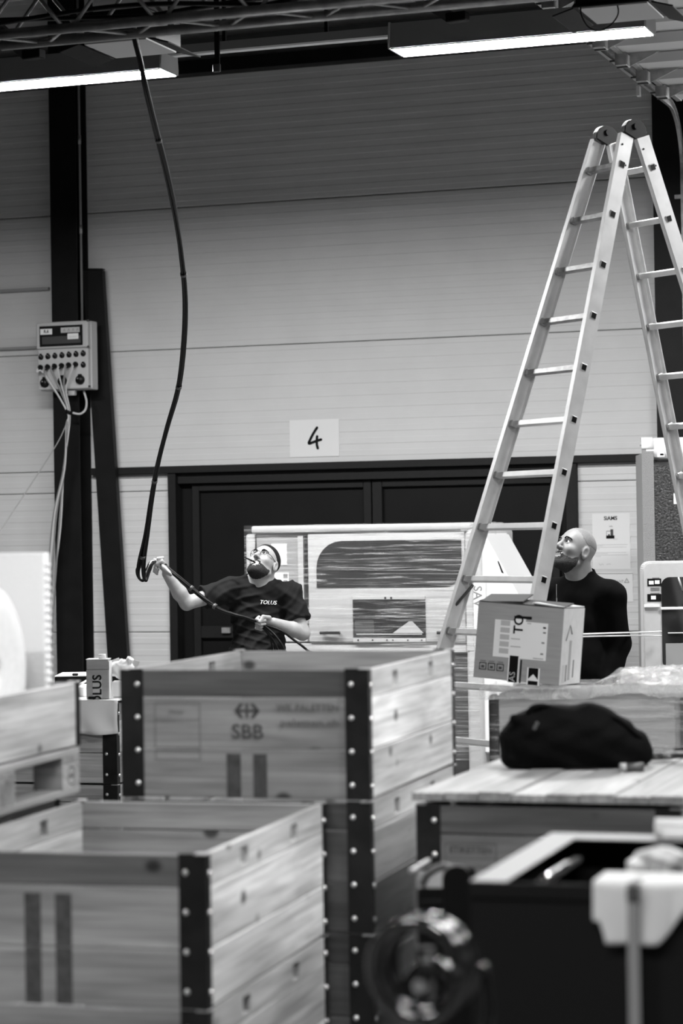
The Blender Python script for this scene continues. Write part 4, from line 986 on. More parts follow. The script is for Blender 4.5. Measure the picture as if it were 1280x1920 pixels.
# ================================================================== WRAPPED CRATE WITH THE OPENED CARTON
wd0 = 11.0
wl, wrr = P(908, 1300, wd0), P(1262, 1300, wd0)
wz = P(1080, 1276, wd0).z
wc = thing('wrapped_case', 'grey metal case wrapped in clear film under the opened carton', 'wrapped case', (wl.x, wl.y, 0), .10)
Wd = 1.05; 
bx('case_body', (.055, .03, .02), (Wd, .58, wz-.05), M['greymid'], wc, .02, seg=2); bx('case_front', (.06, .018, .03), (.86, .029, wz-.08), M['grey'], wc, .004)
bx('corner_gap', (.012, .025, .3), (.050, .10, wz-.06), M['ink'], wc, .01); bx('corner_post', (.885, .012, .03), (.905, .0285, wz-.07), M['greydk'], wc)
bx('case_foot', (.10, .1, 0), (.95, .55, .019), M['ink'], wc)
obj('stretch_film', skin(-.005, Wd+.05, .1, wz-.012, .004, 5, amp=.02), film_mat('case_film', .12, .9, (2, 2, 22), .9), wc)
# crumpled film sheet on top
nx, ny = 70, 46; vs = []; fs = []
for j in range(ny+1):
    for i in range(nx+1):
        x = -.02+i/nx*(Wd+.12); y = -.03+j/ny*.66; p = Vector((x*9, y*9, 0))
        hgt = .018*abs(mnoise.noise(p))+.03*abs(mnoise.noise(p*.45+Vector((4, 0, 0))))+.010*abs(mnoise.noise(p*2.3))
        lift = .0 if x < .46 else min(1, (x-.46)/.15)
        vs.append((x, y, wz-.03+hgt*(.25+1.6*lift)+.045*lift*min(1, y/.3+.2)+(-.05 if j == 0 else 0)))
for j in range(ny):
    for i in range(nx): fs.append((j*(nx+1)+i, j*(nx+1)+i+1, (j+1)*(nx+1)+i+1, (j+1)*(nx+1)+i))
obj('crumpled_film', new_mesh('crumple', vs, fs, True), FILM2, wc)
# ------------------------------------------------ opened carton with labels
bd_ = 11.05
f0, f1, f2, f3 = P(887, 1272, bd_), P(1041, 1283, bd_), P(1047, 1144, bd_), P(893, 1130, bd_)
ex = (f1-f0); wbx = ex.length; ex.normalize(); ez = (f3-f0); hbx = ez.length; ez = (ez-ex*ez.dot(ex)).normalized(); ey = ez.cross(ex)
a_ = -.40     # turn so that its right side shows
Rm = Matrix((ex, ey, ez)).transposed()
cb = thing('cardboard_box', 'opened cardboard box with shipping labels on the wrapped case', 'cardboard box', f0+Vector((0, 0, .006)), rot=(Rm @ Matrix.Rotation(a_, 3, 'Z')).to_euler())
bw, bdp, bh = wbx/math.cos(.40), .32, hbx
bx('front_panel', (0, 0, 0), (bw, .006, bh), M['card'], cb); bx('right_panel', (bw-.006, .0065, 0), (bw, bdp-.0065, bh), M['card_lit'], cb)  # right panel lighter: light from the right put into its colour
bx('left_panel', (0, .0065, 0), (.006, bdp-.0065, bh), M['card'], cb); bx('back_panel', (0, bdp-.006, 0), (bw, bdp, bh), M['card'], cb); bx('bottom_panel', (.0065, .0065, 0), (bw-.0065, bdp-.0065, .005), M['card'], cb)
fl = obj('flap', m_box(bw*.99, .15, .005), M['card_in'], cb, (bw/2, .078, bh+.012), (.12, 0, 0)); fl2 = obj('flap', m_box(.15, bdp*.97, .005), M['card_lit'], cb, (bw-.077, bdp/2, bh+.010), (0, .06, 0))
fl3 = obj('flap', m_box(bw*.50, .15, .005), M['card_in'], cb, (bw*.26, .085, bh+.024), (.22, -.07, 0)); obj('flap', m_box(bw*.99, .14, .005), M['card_lit'], cb, (bw/2, bdp-.075, bh+.006))
sx = lambda zx: (zx-62)/845*bw          # zoom pixels 62..907 across the front
sz = lambda zy: (925-zy)/775*bh*.985
def st(x0, x1, z0, z1, m_, y=-.0008, n='label_sticker'): return bx(n, (sx(x0), y-.0006, sz(z0)), (sx(x1), y, sz(z1)), m_, cb)
st(240, 765, 690, 305, M['paper']); 
for k in range(5): st(300+k*0, 392, 650-k*72, 598-k*72, M['inklight'], -.0016, 'print')
for k, (x0, x1, zz) in enumerate(((410, 500, 490), (410, 510, 570), (640, 740, 672), (560, 600, 320))): st(x0, x1, zz+6, zz-6, M['inklight'], -.0016, 'print')
for x, z in ((733, 350), (735, 400), (727, 505), (722, 620)): st(x-14, x+14, z+10, z-6, M['inkgrey'] if z > 360 else M['ink'], -.0016, 'print')
st(400, 510, 940, 655, M['paper'], -.0018); st(412, 498, 938, 665, M['ink'], -.0026); st(520, 535, 940, 700, M['ink'], -.0016)
st(445, 545, 395, 265, M['paper'], -.0018); obj('lettering', m_text('TO', .062, bold=.001), M['ink'], cb, (sx(480), -.0032, sz(335)), (PI/2, -PI/2, 0)); obj('lettering', m_text('AS', .040), M['grey'], cb, (sx(450), -.0038, sz(880)), (PI/2, -PI/2, 0))
st(592, 716, 948, 770, M['paper'], -.0018); st(606, 702, 946, 772, M['ink'], -.0026); obj('arrow_print', m_prism([(sx(604), sz(905)), (sx(704), sz(905)), (sx(704), sz(890)), (sx(655), sz(835)), (sx(604), sz(890))], -.0046, -.0036), M['paper'], cb)
for k in range(3):
    x0 = 115+k*87; w__ = 70
    for a4 in ((x0, x0+w__, 835, 829), (x0, x0+w__, 768, 762), (x0, x0+6, 829, 768), (x0+w__-6, x0+w__, 829, 768)): st(*a4, M['ink'], -.0016, 'print')
    st(x0+20, x0+50, 815, 790, M['stamp'], -.0016, 'print'); st(x0+8, x0+62, 750, 738, M['inkgrey'], -.0016, 'print')
obj('torn_slot', m_box(sx(600)-sx(430), .003, .012), M['ink'], cb, (sx(515), -.001, sz(265)), (0, -.03, 0))
for (y0, y1, z0, z1, m_) in ((.12, .15, .02, .20, 'greymid'), (.04, .075, .01, .09, 'grey'), (.085, .1, .015, .09, 'inkgrey'), (.19, .205, .03, .11, 'inkgrey')): bx('label_sticker', (bw+.0003, y0, z0), (bw+.0012, y1, z1), M[m_], cb)
for p_ in (((.06, .20), (.11, .27), (.145, .23)), ): obj('fold_mark', m_tube([(bw+.001, a, b) for a, b in p_], .003, 6), M['inkgrey'], cb)
# two thin white cords across to the right machine
for i, (y0, y1, y2) in enumerate(((1189, 1185.5, 1184), (1193.5, 1191.5, 1192))):
    pts = [P(1080, y0+.6, 12.6), P(1140, (y0+y1)/2, 13.3), P(1205, y1, 14.3), P(1240, y2, 14.45)]
    tag(obj('rope', m_tube([p-pts[0] for p in spline(pts, 4)], .0045, 6), M['white'], None, pts[0]), ('upper of two thin white ropes tied to the white machine', 'lower of two thin white ropes tied to the white machine')[i], 'rope')
# ================================================================== MACHINES AT THE RIGHT EDGE
vd = 14.5
v0 = P(1207, 1250, vd); vm = thing('white_machine', 'white rounded machine with a dark window and warning stickers', 'machine', (v0.x, v0.y, 0), .25)
vx = lambda px, py: local(vm, P(px, py, vd)).x
vz = lambda px, py: P(px, py, vd).z
zt_ = vz(1220, 1054); xw = .9
prof = rrect(.0, .0, xw, zt_, (.01, .01, .05, .05)); obj('shell', m_prism(prof, .0, .5, .008), M['machine'], vm)
x0_ = vx(1240, 1150); obj('window', m_prism(rrect(x0_, vz(1250, 1255), xw-.15, vz(1250, 1082), .05), -.006, .0), M['glassd'], vm)
bx('window_bar', (x0_-.005, -.014, vz(1250, 1143)), (xw-.1, -.0065, vz(1250, 1138)), M['white'], vm, .002); bx('window_bar', (x0_+.035, -.012, vz(1250, 1187.5)), (xw-.1, -.0065, vz(1250, 1185.5)), M['white'], vm)
obj('window_stay', m_tube([(vx(1271, 1082), -.010, vz(1271, 1082)), (vx(1279, 1108), -.010, vz(1279, 1108))], .006, 6), M['greymid'], vm)
bx('window_sill', (x0_+.02, -.0085, vz(1250, 1254)), (xw-.16, -.0062, vz(1250, 1206)), M['greymid'], vm)
def vst(px0, px1, py0, py1, m_, y=-.001): return bx('sticker', (vx(px0, py0), y-.0008, vz(px0, py1)), (vx(px1, py0), y, vz(px0, py0)), m_, vm)
for py in (1085, 1114): vst(1213, 1239, py, py+14, M['ink'])
for x_, py in ((1216, 1089), (1227, 1088), (1220, 1117)): vst(x_, x_+9, py, py+7, M['paper'], -.0022)
for py in (1083, 1101.5, 1104, 1106, 1111.5): vst(1219 if py > 1100 else 1222, 1236, py, py+1.2, M['inkgrey'])
bx('ledge', (.006, -.010, vz(1220, 1139)), (x0_-.012, -.0005, vz(1220, 1134)), M['white'], vm, .002)
# tall wrapped machine behind it
td = 16.6; t0 = P(1209, 1250, td); tm = thing('tall_wrapped_machine', 'tall dark-fronted machine under bubble wrap with a white roller on top', 'machine', (t0.x, t0.y, 0), .30)
tX = lambda px, py: local(tm, P(px, py, td)).x
tZ = lambda px, py: P(px, py, td).z
bx('cabinet', (.02, .02, 0), (1.1, .6, tZ(1240, 866)), M['greydk'], tm, .006); bx('wrapped_front', (tX(1225, 900), -.012, tZ(1240, 1240)), (1.1, .018, tZ(1240, 872)), M['bubble'], tm, .004)
bx('web_strap', (0, -.016, .02), (tX(1227, 1000), -.0125, tZ(1220, 838)), M['web'], tm); bx('side_strip', (0, -.010, .02), (.018, .5, tZ(1220, 850)), M['greymid'], tm)
zr_ = tZ(1240, 841); cyl('roller', (.03, .06, zr_), (1.0, .06, zr_), .078, M['white'], tm, 28)
vs = []; fs = []
for k in range(13):
    an = PI+PI*k/12*.9; vs += [(0, .06+.082*math.cos(an), zr_-.082*math.sin(an)), (tX(1227, 1000), .06+.082*math.cos(an), zr_-.082*math.sin(an))]
fs = [(2*k, 2*k+1, 2*k+3, 2*k+2) for k in range(12)]; so = obj('web_strap', new_mesh('wrap', vs, fs, True), M['white'], tm); so.modifiers.new('t', 'SOLIDIFY').thickness = .003
bx('ratchet', (tX(1231, 850), -.05, tZ(1231, 858)), (tX(1245, 850), -.03, tZ(1231, 846)), M['white'], tm, .004); bx('ratchet_slot', (tX(1236, 850), -.053, tZ(1231, 854)), (tX(1242, 850), -.0505, tZ(1231, 851)), M['ink'], tm)
bx('paper', (tX(1262, 930), -.016, tZ(1270, 945)), (tX(1262, 930)+.12, -.0125, tZ(1270, 925)), M['paper'], tm)
# ================================================================== FOREGROUND: BLACK BIN, HOSE COIL, TOOL CASE
nd = 4.95
n0 = P(880, 1651, nd); ba_ = .045
bn = thing('black_bin', 'large open black bin with a pale folded rim', 'bin', (n0.x, n0.y, 0), ba_)
nz_ = n0.z; BW, BD = .95, .80; rw = .075
bx('front_wall', (0, 0, 0), (BW, .012, nz_-.004), M['bin'], bn, .003); bx('back_wall', (0, BD-.012, 0), (BW, BD, nz_-.004), M['bin'], bn); bx('left_wall', (0, .0125, 0), (.012, BD-.0125, nz_-.004), M['bin'], bn); bx('right_wall', (BW-.012, .0125, 0), (BW, BD-.0125, nz_-.004), M['bin'], bn); bx('bottom', (.0125, .0125, .01), (BW-.0125, BD-.0125, .02), M['bin'], bn)
bx('front_lip', (0, -.008, nz_-.035), (BW, .0, nz_-.0), M['bin'], bn, .003)
bx('left_rim', (0, .001, nz_-.003), (rw, BD, nz_), M['binrim'], bn, .001); bx('back_rim', (rw+.001, BD-.10, nz_-.003), (BW, BD, nz_), M['binrim'], bn, .001); bx('right_rim', (BW-rw, .001, nz_-.003), (BW, BD-.101, nz_), M['binrim'], bn, .001)
bx('inner_step', (rw+.002, .02, nz_-.05), (rw+.02, BD-.11, nz_-.04), M['greydk'], bn); 
rd = local(bn, P(1015, 1648, 5.15)); re_ = local(bn, P(1060, 1620, 5.32))
rod = thing('metal_rod', 'short bright metal rod lying inside the black bin', 'rod', bn.location, ba_); obj('shaft', m_tube([rd, rd+(re_-rd)*.5, re_], .006, 8), M['chrome'], rod); obj('tip', m_tube([re_, re_+(re_-rd)*.06], .0062, 8), M['zinc'], rod)
# white cloth over the front edge
def clothxy(px, py, dd=0): return local(bn, P(px, py, nd+dd))
x0c, x1c = clothxy(1128, 1660).x, clothxy(1330, 1660).x
vs = []; fs = []; nx, nz2 = 34, 18
for i in range(nx+1):
    u = i/nx; x = x0c+u*(x1c-x0c); dropmax = .075+.045*min(1, max(0, (u-.08)/.02)) if u < .5 else .12-.10*max(0, (u-.62))/.38
    for j in range(nz2+1):
        v = j/nz2
        if v < .3: y = .12-.134*(v/.3); z = nz_+.006+.006*math.sin(u*9)*v
        else:
            q_ = (v-.3)/.7; y = -.014-.010*abs(math.sin(u*8+.4))*q_; z = nz_+.004-q_*dropmax
        vs.append((x+.010*math.sin(v*3)*math.sin(u*20), y, z))
for i in range(nx):
    for j in range(nz2): fs.append((i*(nz2+1)+j, (i+1)*(nz2+1)+j, (i+1)*(nz2+1)+j+1, i*(nz2+1)+j+1))
cl = tag(obj('white_cloth', new_mesh('cloth', vs, fs, True), M['cloth'], None, bn.location, (0, 0, ba_)), 'white cloth hanging over the front edge of the black bin', 'cloth'); cl.modifiers.new('t', 'SOLIDIFY').thickness = .003
# grey strap hanging down in front
sx0, sx1 = clothxy(1198, 1700).x, clothxy(1220, 1700).x
sp_ = thing('webbing_strap', 'grey webbing strap hanging down over the black bin and white cloth', 'strap', (bn.location.x, bn.location.y, 0), ba_)
bx('strap', (sx0, -.036, .05), (sx1, -.032, nz_-.018), M['strap'], sp_); bx('strap_end', (sx0-.001, -.040, nz_-.030), (sx1+.001, -.030, nz_+.004), M['greydk'], sp_, .004); bx('strap_fold', (sx0, -.034, nz_+.0045), (sx1, .05, nz_+.009), M['strap'], sp_)
# knotted rag inside the bin
rgc = P(1262, 1618, 5.2)
rg_ = thing('rag', 'knotted grey rag heaped in the black bin', 'rag', rgc, YAW)
f = Field((-.14, -.1, -.14), (.2, .14, .12), .006)
for k in range(9):
    p = (-.075+.035*k, .02*math.sin(k*2), .02*math.sin(k*1.4)-.02+.004*k); q = (p[0]+.03, p[1]+.01*math.cos(k), p[2]+.03*math.cos(k*1.9)); f.cone(p, q, .022+.008*(k % 3), .02+.006*((k+1) % 3), .012)
f.cone((-.07, 0, -.02), (.2, .02, -.09), .03, .06, .03)
X, Y, Z = f.grid(); f.F = f.F+.006*np.sin(X*90+3*np.sin(Z*60))*np.cos(Z*80+Y*40)
obj('folds', f.mesh(), M['rag'], rg_); bx('filling', (-.05, 0, -.3), (.25, .1, -.09), M['greydk'], rg_, .02)
# white bundle on the back rim
wbk = local(bn, P(1255, 1572, depth(bn.matrix_world @ Vector((.5, BD, nz_))) if False else nd+.72))
wh = thing('white_roll', 'white rolled sheet lying on the rear rim of the black bin', 'rolled sheet', bn.location, ba_)
xr0 = local(bn, P(1234, 1575, nd+.68)).x
cyl('roll', (xr0, BD-.04, nz_+.022), (BW+.05, BD-.04, nz_+.022), .022, M['whitem'], wh, 18); cyl('loose_edge', (xr0+.02, BD-.075, nz_+.0095), (BW+.05, BD-.075, nz_+.0095), .009, M['whitem'], wh, 10)
# tool case with rounded lid
kd = 6.1
k0 = P(782, 1640, kd); kz = P(830, 1622, kd).z
tk = thing('tool_case', 'tall black plastic tool case with a rounded lid', 'tool case', (k0.x, k0.y, 0), YAW)
obj('body', m_prism(rrect(.0, .0, .15, kz-.06, .01), .02, .34, .004), M['blackp'], tk)
for k in range(7): bx('rib', (.006, .010, kz-.12-k*.055), (.10, .0195, kz-.09-k*.055), M['blackp'], tk, .003)
obj('lid', m_prism(rrect(.062, .05, .135, kz+.0, (.01, .01, .034, .034)), -.02, .005, .003), M['blackp'], tk)
obj('arch_handle', m_tube(spline([(.012, .03, kz-.055), (.03, .03, kz-.025), (.065, .03, kz-.008), (.10, .03, kz-.02), (.125, .03, kz-.055)], 5), .010, 8), M['greydk'], tk)
bx('latch', (.09, .04, kz-.05), (.15, .08, kz-.012), M['ink'], tk, .006)
e0, e1_ = local(tk, P(770, 1634, kd)), local(tk, P(803, 1614, kd+.15)); bar('metal_edge', e0, e1_, .012, .012, M['zinc'], tk, .002)
bx('wheel_foot', (.0, .05, 0), (.15, .3, .004), M['ink'], tk)
# glossy hose coil on a black stand
hd = 4.5
hc = P(800, 1812, hd)
st_ = thing('coil_stand', 'black steel stand holding the glossy hose coil', 'stand', (hc.x, hc.y, 0), YAW)
cyl('post', (0.0, .09, .02), (0, .09, hc.z+.02), .018, M['black'], st_, 12); obj('base_plate', m_cyl(.17, .02, 24), M['black'], st_, (0, .09, .01)); cyl('peg', (0, .0895, hc.z-.0), (0, -.09, hc.z+.0), .012, M['black'], st_, 10)
hcoil = thing('hose_coil', 'coil of glossy black hose in front of the black bin', 'hose coil', hc, rot=(0, 0, YAW-.42))
pts = []; turns = 4
for i in range(turns*28+1):
    an = 2*PI*i/28; tt_ = i/28; r = .088+.006*math.sin(tt_*2.1)-.004*(tt_ % 2)
    pts.append((r*math.cos(an)*.98, -.06+.027*tt_+.004*math.sin(an*1.5), r*math.sin(an)))
obj('winding', m_tube(pts, .0125, 10), M['gloss'], hcoil)
obj('winding', m_tube([(.05*math.cos(a), .02+.014*a/6, .05*math.sin(a)-.05) for a in np.linspace(.2, 11.5, 60)], .0105, 10), M['gloss'], hcoil)
obj('hose_end', m_tube(spline([(.083, .07, 0), (.10, .06, -.10), (.06, .04, -.22), (-.02, .03, -.36), (-.03, .02, -.60), (-.02, .02, -hc.z+.015)], 8), .0125, 10), M['gloss'], hcoil)
obj('fitting', m_cyl(.013, .03, 12), M['chrome'], hcoil, (.02, -.075, -.02), (PI/2, .3, 0))
# ================================================================== PEOPLE
def unit(v): v = Vector(v); return v.normalized()
def person(base_px, d, label):
    """root at the feet; local x = picture right, y = away from the camera, z = up"""
    b = P(base_px[0], base_px[1], d)
    t = thing('person', label, 'person', (b.x, b.y, 0), YAW); t['d'] = d; return t
def L_(t, px, py, dd=0): return local(t, P(px, py, t['d']+dd))
def head_frame(az, el, roll=0):
    """az: degrees turned towards picture left from facing the camera; el: tilted up"""
    a, e = math.radians(az), math.radians(el)
    f = Vector((-math.sin(a)*math.cos(e), -math.cos(a)*math.cos(e), math.sin(e)))
    l = Vector((math.cos(a), -math.sin(a), 0))           # the person's left
    u = l.cross(f) if l.cross(f).z > 0 else f.cross(l)
    if roll: q = Matrix.Rotation(math.radians(roll), 3, f); l = q @ l; u = q @ u
    return f, l, u
def head(fd, o, fr, s, beard=False):
    f, l, u = fr
    def p(x, y, z): return o+(l*x+f*y+u*z)*s           # x left, y forward, z up
    R = [l, f, u]
    def ell(c, r, k=.02, op='+'): fd.ell(p(*c), [q*s for q in r], R, k*s, op)
    def cone(a, b, ra, rb, k=.02, op='+'): fd.cone(p(*a), p(*b), ra*s, rb*s, k*s, op)
    ell((0, -.004, .046), (.077, .100, .086)); ell((0, .032, -.010), (.063, .062, .088), .03); ell((0, .034, -.064), (.053, .055, .036), .025)
    ell((0, .080, -.088), (.022, .018, .020), .025)
    cone((-.036, .080, .042), (.036, .080, .042), .013, .013, .015)
    for q in (-1, 1):
        ell((q*.042, .064, -.010), (.024, .024, .022), .02); cone((q*.050, .000, -.055), (q*.030, .062, -.082), .018, .018, .02)
        ell((q*.032, .100, .024), (.016, .016, .011), .012, '-')
        ell((q*.079, -.008, .002), (.010, .022, .035), .008); ell((q*.086, -.004, .004), (.006, .011, .019), .006, '-')
    cone((0, .089, .032), (0, .116, -.008), .009, .0125, .008)
    for q in (-1, 1): ell((q*.0125, .104, -.013), (.009, .011, .009), .005); ell((q*.007, .114, -.021), (.0045, .006, .004), .003, '-')
    cone((-.020, .090, -.046), (.020, .090, -.046), .008, .008, .010); cone((-.017, .090, -.060), (.017, .090, -.060), .0085, .0085, .010)
    cone((-.020, .100, -.053), (.020, .100, -.053), .0035, .0035, .004, '-')
    return p
def head_bits(t, body, p, fr, s, look=(0, 0)):
    f, l, u = fr
    sph = blob_mesh(lambda th, ph: Vector((math.sin(th)*math.cos(ph), math.sin(th)*math.sin(ph), math.cos(th)))*.0125*s, 16, 10)
    for q in (-1, 1):
        e = obj('eye', sph, M['eye'], body, p(q*.031, .0805, .024)); g = unit(f+l*look[0]+u*look[1])
        ir = obj('iris', m_cyl(.0062*s, .002, 14), M['iris'], e, g*.0118*s); ir.rotation_euler = g.to_track_quat('Z', 'Y').to_euler()
        br = [p(q*.016, .100, .040), p(q*.030, .102, .047), p(q*.046, .088, .044), p(q*.052, .078, .038)]
        obj('eyebrow', m_tube(spline(br, 4), [.0035*s]*13, 6), M['hair'], body)
def hand(fd, W, h, g, n, s=1.0, thumb=1):
    """closed fist: W wrist, h towards knuckles, g along the row of knuckles (to the index), n the side the fingers curl to"""
    h, g, n = unit(h), unit(g), unit(n)
    def q(a, b, c): return W+(h*a+g*b+n*c)*s
    fd.ell(q(.048, 0, .004), [.045*s, .040*s, .017*s], [h, g, n], .012)
    for i, (b, ln) in enumerate(((.030, 1.0), (.010, 1.08), (-.010, 1.0), (-.029, .84))):
        k0, k1, k2, k3 = q(.082, b, .002), q(.092, b*1.02, .030*ln), q(.066, b*.98, .048*ln), q(.042, b*.95, .038*ln)
        fd.cone(k0, k1, .0105*s, .0095*s, .004); fd.cone(k1, k2, .0095*s, .0088*s, .004); fd.cone(k2, k3, .0088*s, .0078*s, .004)
    t0, t1, t2 = q(.022, .034*thumb, .008), q(.055, .050*thumb, .030), q(.070, .030*thumb, .056)
    fd.cone(t0, t1, .013*s, .0115*s, .008); fd.cone(t1, t2, .0115*s, .009*s, .004)
def zlist(split, top, fine, coarse): return list(np.arange(-.02, split, coarse))+list(np.arange(split, top, fine))
def wrinkle(F, grid, amp, fr=1.0, seed=0):
    X, Y, Z = grid; return F+amp*(np.sin((X*31+Z*22+seed)*fr+2*np.sin(Z*13+Y*9+seed))*.6+np.sin((Z*47-X*25+seed)*fr+1.7*np.sin(X*19))*.4)
# ------------------------------------------------------------------ man in the T-shirt
m1 = person((484, 1100), 15.2, 'bearded person in a dark T-shirt and glasses pulling a black cable bundle, looking up')
lo, hi = (-.68, -.42, 0), (.36, .24, 0)
zz = zlist(.85, 1.82, .0045, .014)
fb = Field((lo[0], lo[1], 0), (hi[0], hi[1], .01), .0045, zz)
fr1 = head_frame(26, 40, -3); ho = L_(m1, 494, 1061, .0); HS = 1.04
hp1 = head(fb, ho, fr1, HS)
nk = L_(m1, 487, 1100, .05)
fb.cone(hp1(0, -.030, -.03), nk, .056, .064, .03); fb.cone(hp1(0, .02, -.06), nk+Vector((0, -.03, 0)), .045, .055, .03)
shR, shL = L_(m1, 434, 1106, .03), L_(m1, 543, 1114, .0)     # picture left / picture right shoulder
elR, wrR = L_(m1, 350, 1131, -.08), L_(m1, 312, 1076, -.16)
elL, wrL = L_(m1, 567, 1187, -.06), L_(m1, 512, 1167, -.22)
fb.ell(L_(m1, 486, 1150, .04), (.165, .105, .26), None, .05); fb.ell(L_(m1, 482, 1245, .04), (.155, .11, .20), None, .05)
fb.cone(nk+Vector((0, .02, -.05)), shR, .06, .058, .04); fb.cone(nk+Vector((0, .02, -.05)), shL, .06, .058, .04)
fb.cone(shR, elR, .054, .043, .03); fb.cone(elR, elR.lerp(wrR, .35), .043, .045, .02); fb.cone(elR.lerp(wrR, .35), wrR, .045, .029, .02)
fb.cone(shL, elL, .054, .044, .03); fb.cone(elL, elL.lerp(wrL, .35), .045, .046, .02); fb.cone(elL.lerp(wrL, .35), wrL, .046, .030, .02)
gR = L_(m1, 300, 1050, -.19)          # cable grip points
gL = L_(m1, 488, 1166, -.245)
hRd = unit(gR-wrR); hand(fb, wrR, hRd, Vector((.30, -.25, .55)), Vector((-.75, -.4, .35)) - hRd*Vector((-.75, -.4, .35)).dot(hRd), 1.05, 1)
hLd = unit(Vector((-1, -.12, .08))); hand(fb, wrL, hLd, Vector((.05, -.45, .9)), Vector((-.1, -.9, -.45)), 1.08, 1)
for s_, hipx in ((-1, -.10), (1, .10)):
    hp_ = Vector((hipx, .04, .93)); kn = Vector((hipx*1.25, .0, .50)); an_ = Vector((hipx*1.35, .05, .09))
    fb.cone(hp_, kn, .085, .058, .04); fb.cone(kn, an_, .056, .040, .03); fb.cone(an_, an_+Vector((s_*.03, -.15, -.055)), .042, .034, .03)
body1 = smooth(obj('body', fb.mesh(), M['skin'], m1), 1, .4)
head_bits(m1, body1, hp1, fr1, HS, (0, .25))
X, Y, Z = fb.grid()
def axis_field(o, v): return (X-o[0])*v[0]+(Y-o[1])*v[1]+(Z-o[2])*v[2]
f_, l_, u_ = fr1
hx, hy, hz = axis_field(ho, l_)/HS, axis_field(ho, f_)/HS, axis_field(ho, u_)/HS
near = np.maximum(np.maximum(np.abs(hx)-.1, np.abs(hy)-.15), np.abs(hz)-.17)
# beard: jaw, chin, upper lip, not the mouth
reg = np.maximum(np.minimum(np.maximum(hz-(-.030-.35*np.abs(hx)+.55*np.maximum(0, .035-hy)), -(hz+.14)), 1), .012-hy)
mouth = np.sqrt((hx/.028)**2+((hz+.056)/.015)**2+((hy-.1)/.05)**2)-1
moust = np.maximum(np.abs(hx)-.030, np.maximum(np.abs(hz+.034+.25*np.abs(hx))-.008, .065-hy))
reg = np.maximum(np.minimum(reg, moust), -mouth*.012)
rn = reg+.004*np.sin(hx*420+2*np.sin(hz*300))*np.sin(hz*380+hy*210); F2 = np.maximum(np.maximum(fb.F-.0012-.004*np.clip(-rn/.02, 0, 1), rn), near); obj('beard', fb.mesh(F2), M['beard'], body1)
# short dark hair with high forehead
rg2 = np.maximum(-(hz-.026-.72*np.maximum(0, hy+.02)), -(hz+.055+hy*.6))
ear = np.maximum(.036-np.sqrt((hy+.006)**2+(hz-.004)**2), .055-np.abs(hx)); rg2 = np.maximum(rg2, np.minimum(ear, .036-np.sqrt((hy+.006)**2+(hz-.004)**2)+0*hx)); rg2 = rg2+.003*np.sin(hx*330+hy*250)*np.sin(hz*290); F2 = np.maximum(np.maximum(fb.F-.0015-.005*np.clip(-rg2/.02, 0, 1), rg2), near); obj('hair', fb.mesh(F2), M['hair'], body1)
# glasses
gl = obj('glasses', m_tube([hp1(.033+.021*math.cos(a), .104-.006*math.cos(a)**2, .024+.017*math.sin(a)) for a in np.linspace(0, 2*PI, 20)[:-1]], .0016, 6, True), M['ink'], m1)
obj('rim', m_tube([hp1(-.033-.021*math.cos(a), .104-.006*math.cos(a)**2, .024+.017*math.sin(a)) for a in np.linspace(0, 2*PI, 20)[:-1]], .0016, 6, True), M['ink'], gl)
obj('bridge', m_tube([hp1(-.012, .106, .027), hp1(0, .109, .031), hp1(.012, .106, .027)], .0016, 6), M['ink'], gl)
for q in (-1, 1): obj('temple', m_tube([hp1(q*.054, .098, .026), hp1(q*.072, .07, .026), hp1(q*.080, .0, .024), hp1(q*.080, -.018, .008)], .0018, 6), M['ink'], gl)
# tie held between the lips
pn = tag(obj('cable_tie_strip', m_tube([p_-hp1(-.004, .108, -.054) for p_ in (hp1(.006, .10, -.053), hp1(-.022, .120, -.052), hp1(-.060, .140, -.046))], [.0055, .0055, .004], 7), M['ink'], None, m1.matrix_basis @ hp1(-.004, .108, -.054), (0, 0, YAW)), 'short black strip held between the lips of the bearded person', 'strip')
# --- T-shirt
ft = Field((lo[0]+.2, lo[1]+.1, 0), (hi[0], hi[1], .01), .006, np.arange(.86, 1.56, .006))
ft.ell(L_(m1, 486, 1148, .04), (.182, .122, .27), None, .06); ft.ell(L_(m1, 482, 1240, .04), (.175, .128, .24), None, .06); ft.cone(L_(m1, 484, 1235, .03), L_(m1, 484, 1310, .03), .16, .165, .05)
ft.cone(nk+Vector((0, .02, -.06)), shR+Vector((0, 0, .0)), .066, .072, .05); ft.cone(nk+Vector((0, .02, -.06)), shL, .066, .072, .05)
hmR = shR.lerp(elR, .62); ft.cone(shR, hmR, .074, .074, .03, flat=True)
hmL = shL.lerp(elL, .66); ft.cone(shL, hmL, .074, .078, .03, flat=True)
ft.F = wrinkle(ft.F, ft.grid(), .006, 1.0, 1.0); Xw, Yw, Zw = ft.grid(); ft.F = ft.F-.008*np.abs(np.sin(Xw*26-Zw*34+2.0*np.sin(Xw*9+Zw*7)))**6-.006*np.abs(np.sin(Xw*17+Zw*41+1.5*np.sin(Zw*11)))**8
ft.cone(nk+Vector((0, -.015, -.005)), nk+Vector((-.0, -.03, .20)), .068, .10, .008, '-')
Xs, Ys, Zs = ft.grid(); ft.F = np.maximum(ft.F, .92-Zs)
tsh = smooth(obj('t_shirt', ft.mesh(), M['shirt'], m1), 2)
obj('collar_band', m_tube([nk+Vector((.068*math.cos(a), -.015+.066*math.sin(a), -.012+.012*math.sin(a))) for a in np.linspace(0, 2*PI, 25)[:-1]], .007, 7, True), M['ink'], tsh)
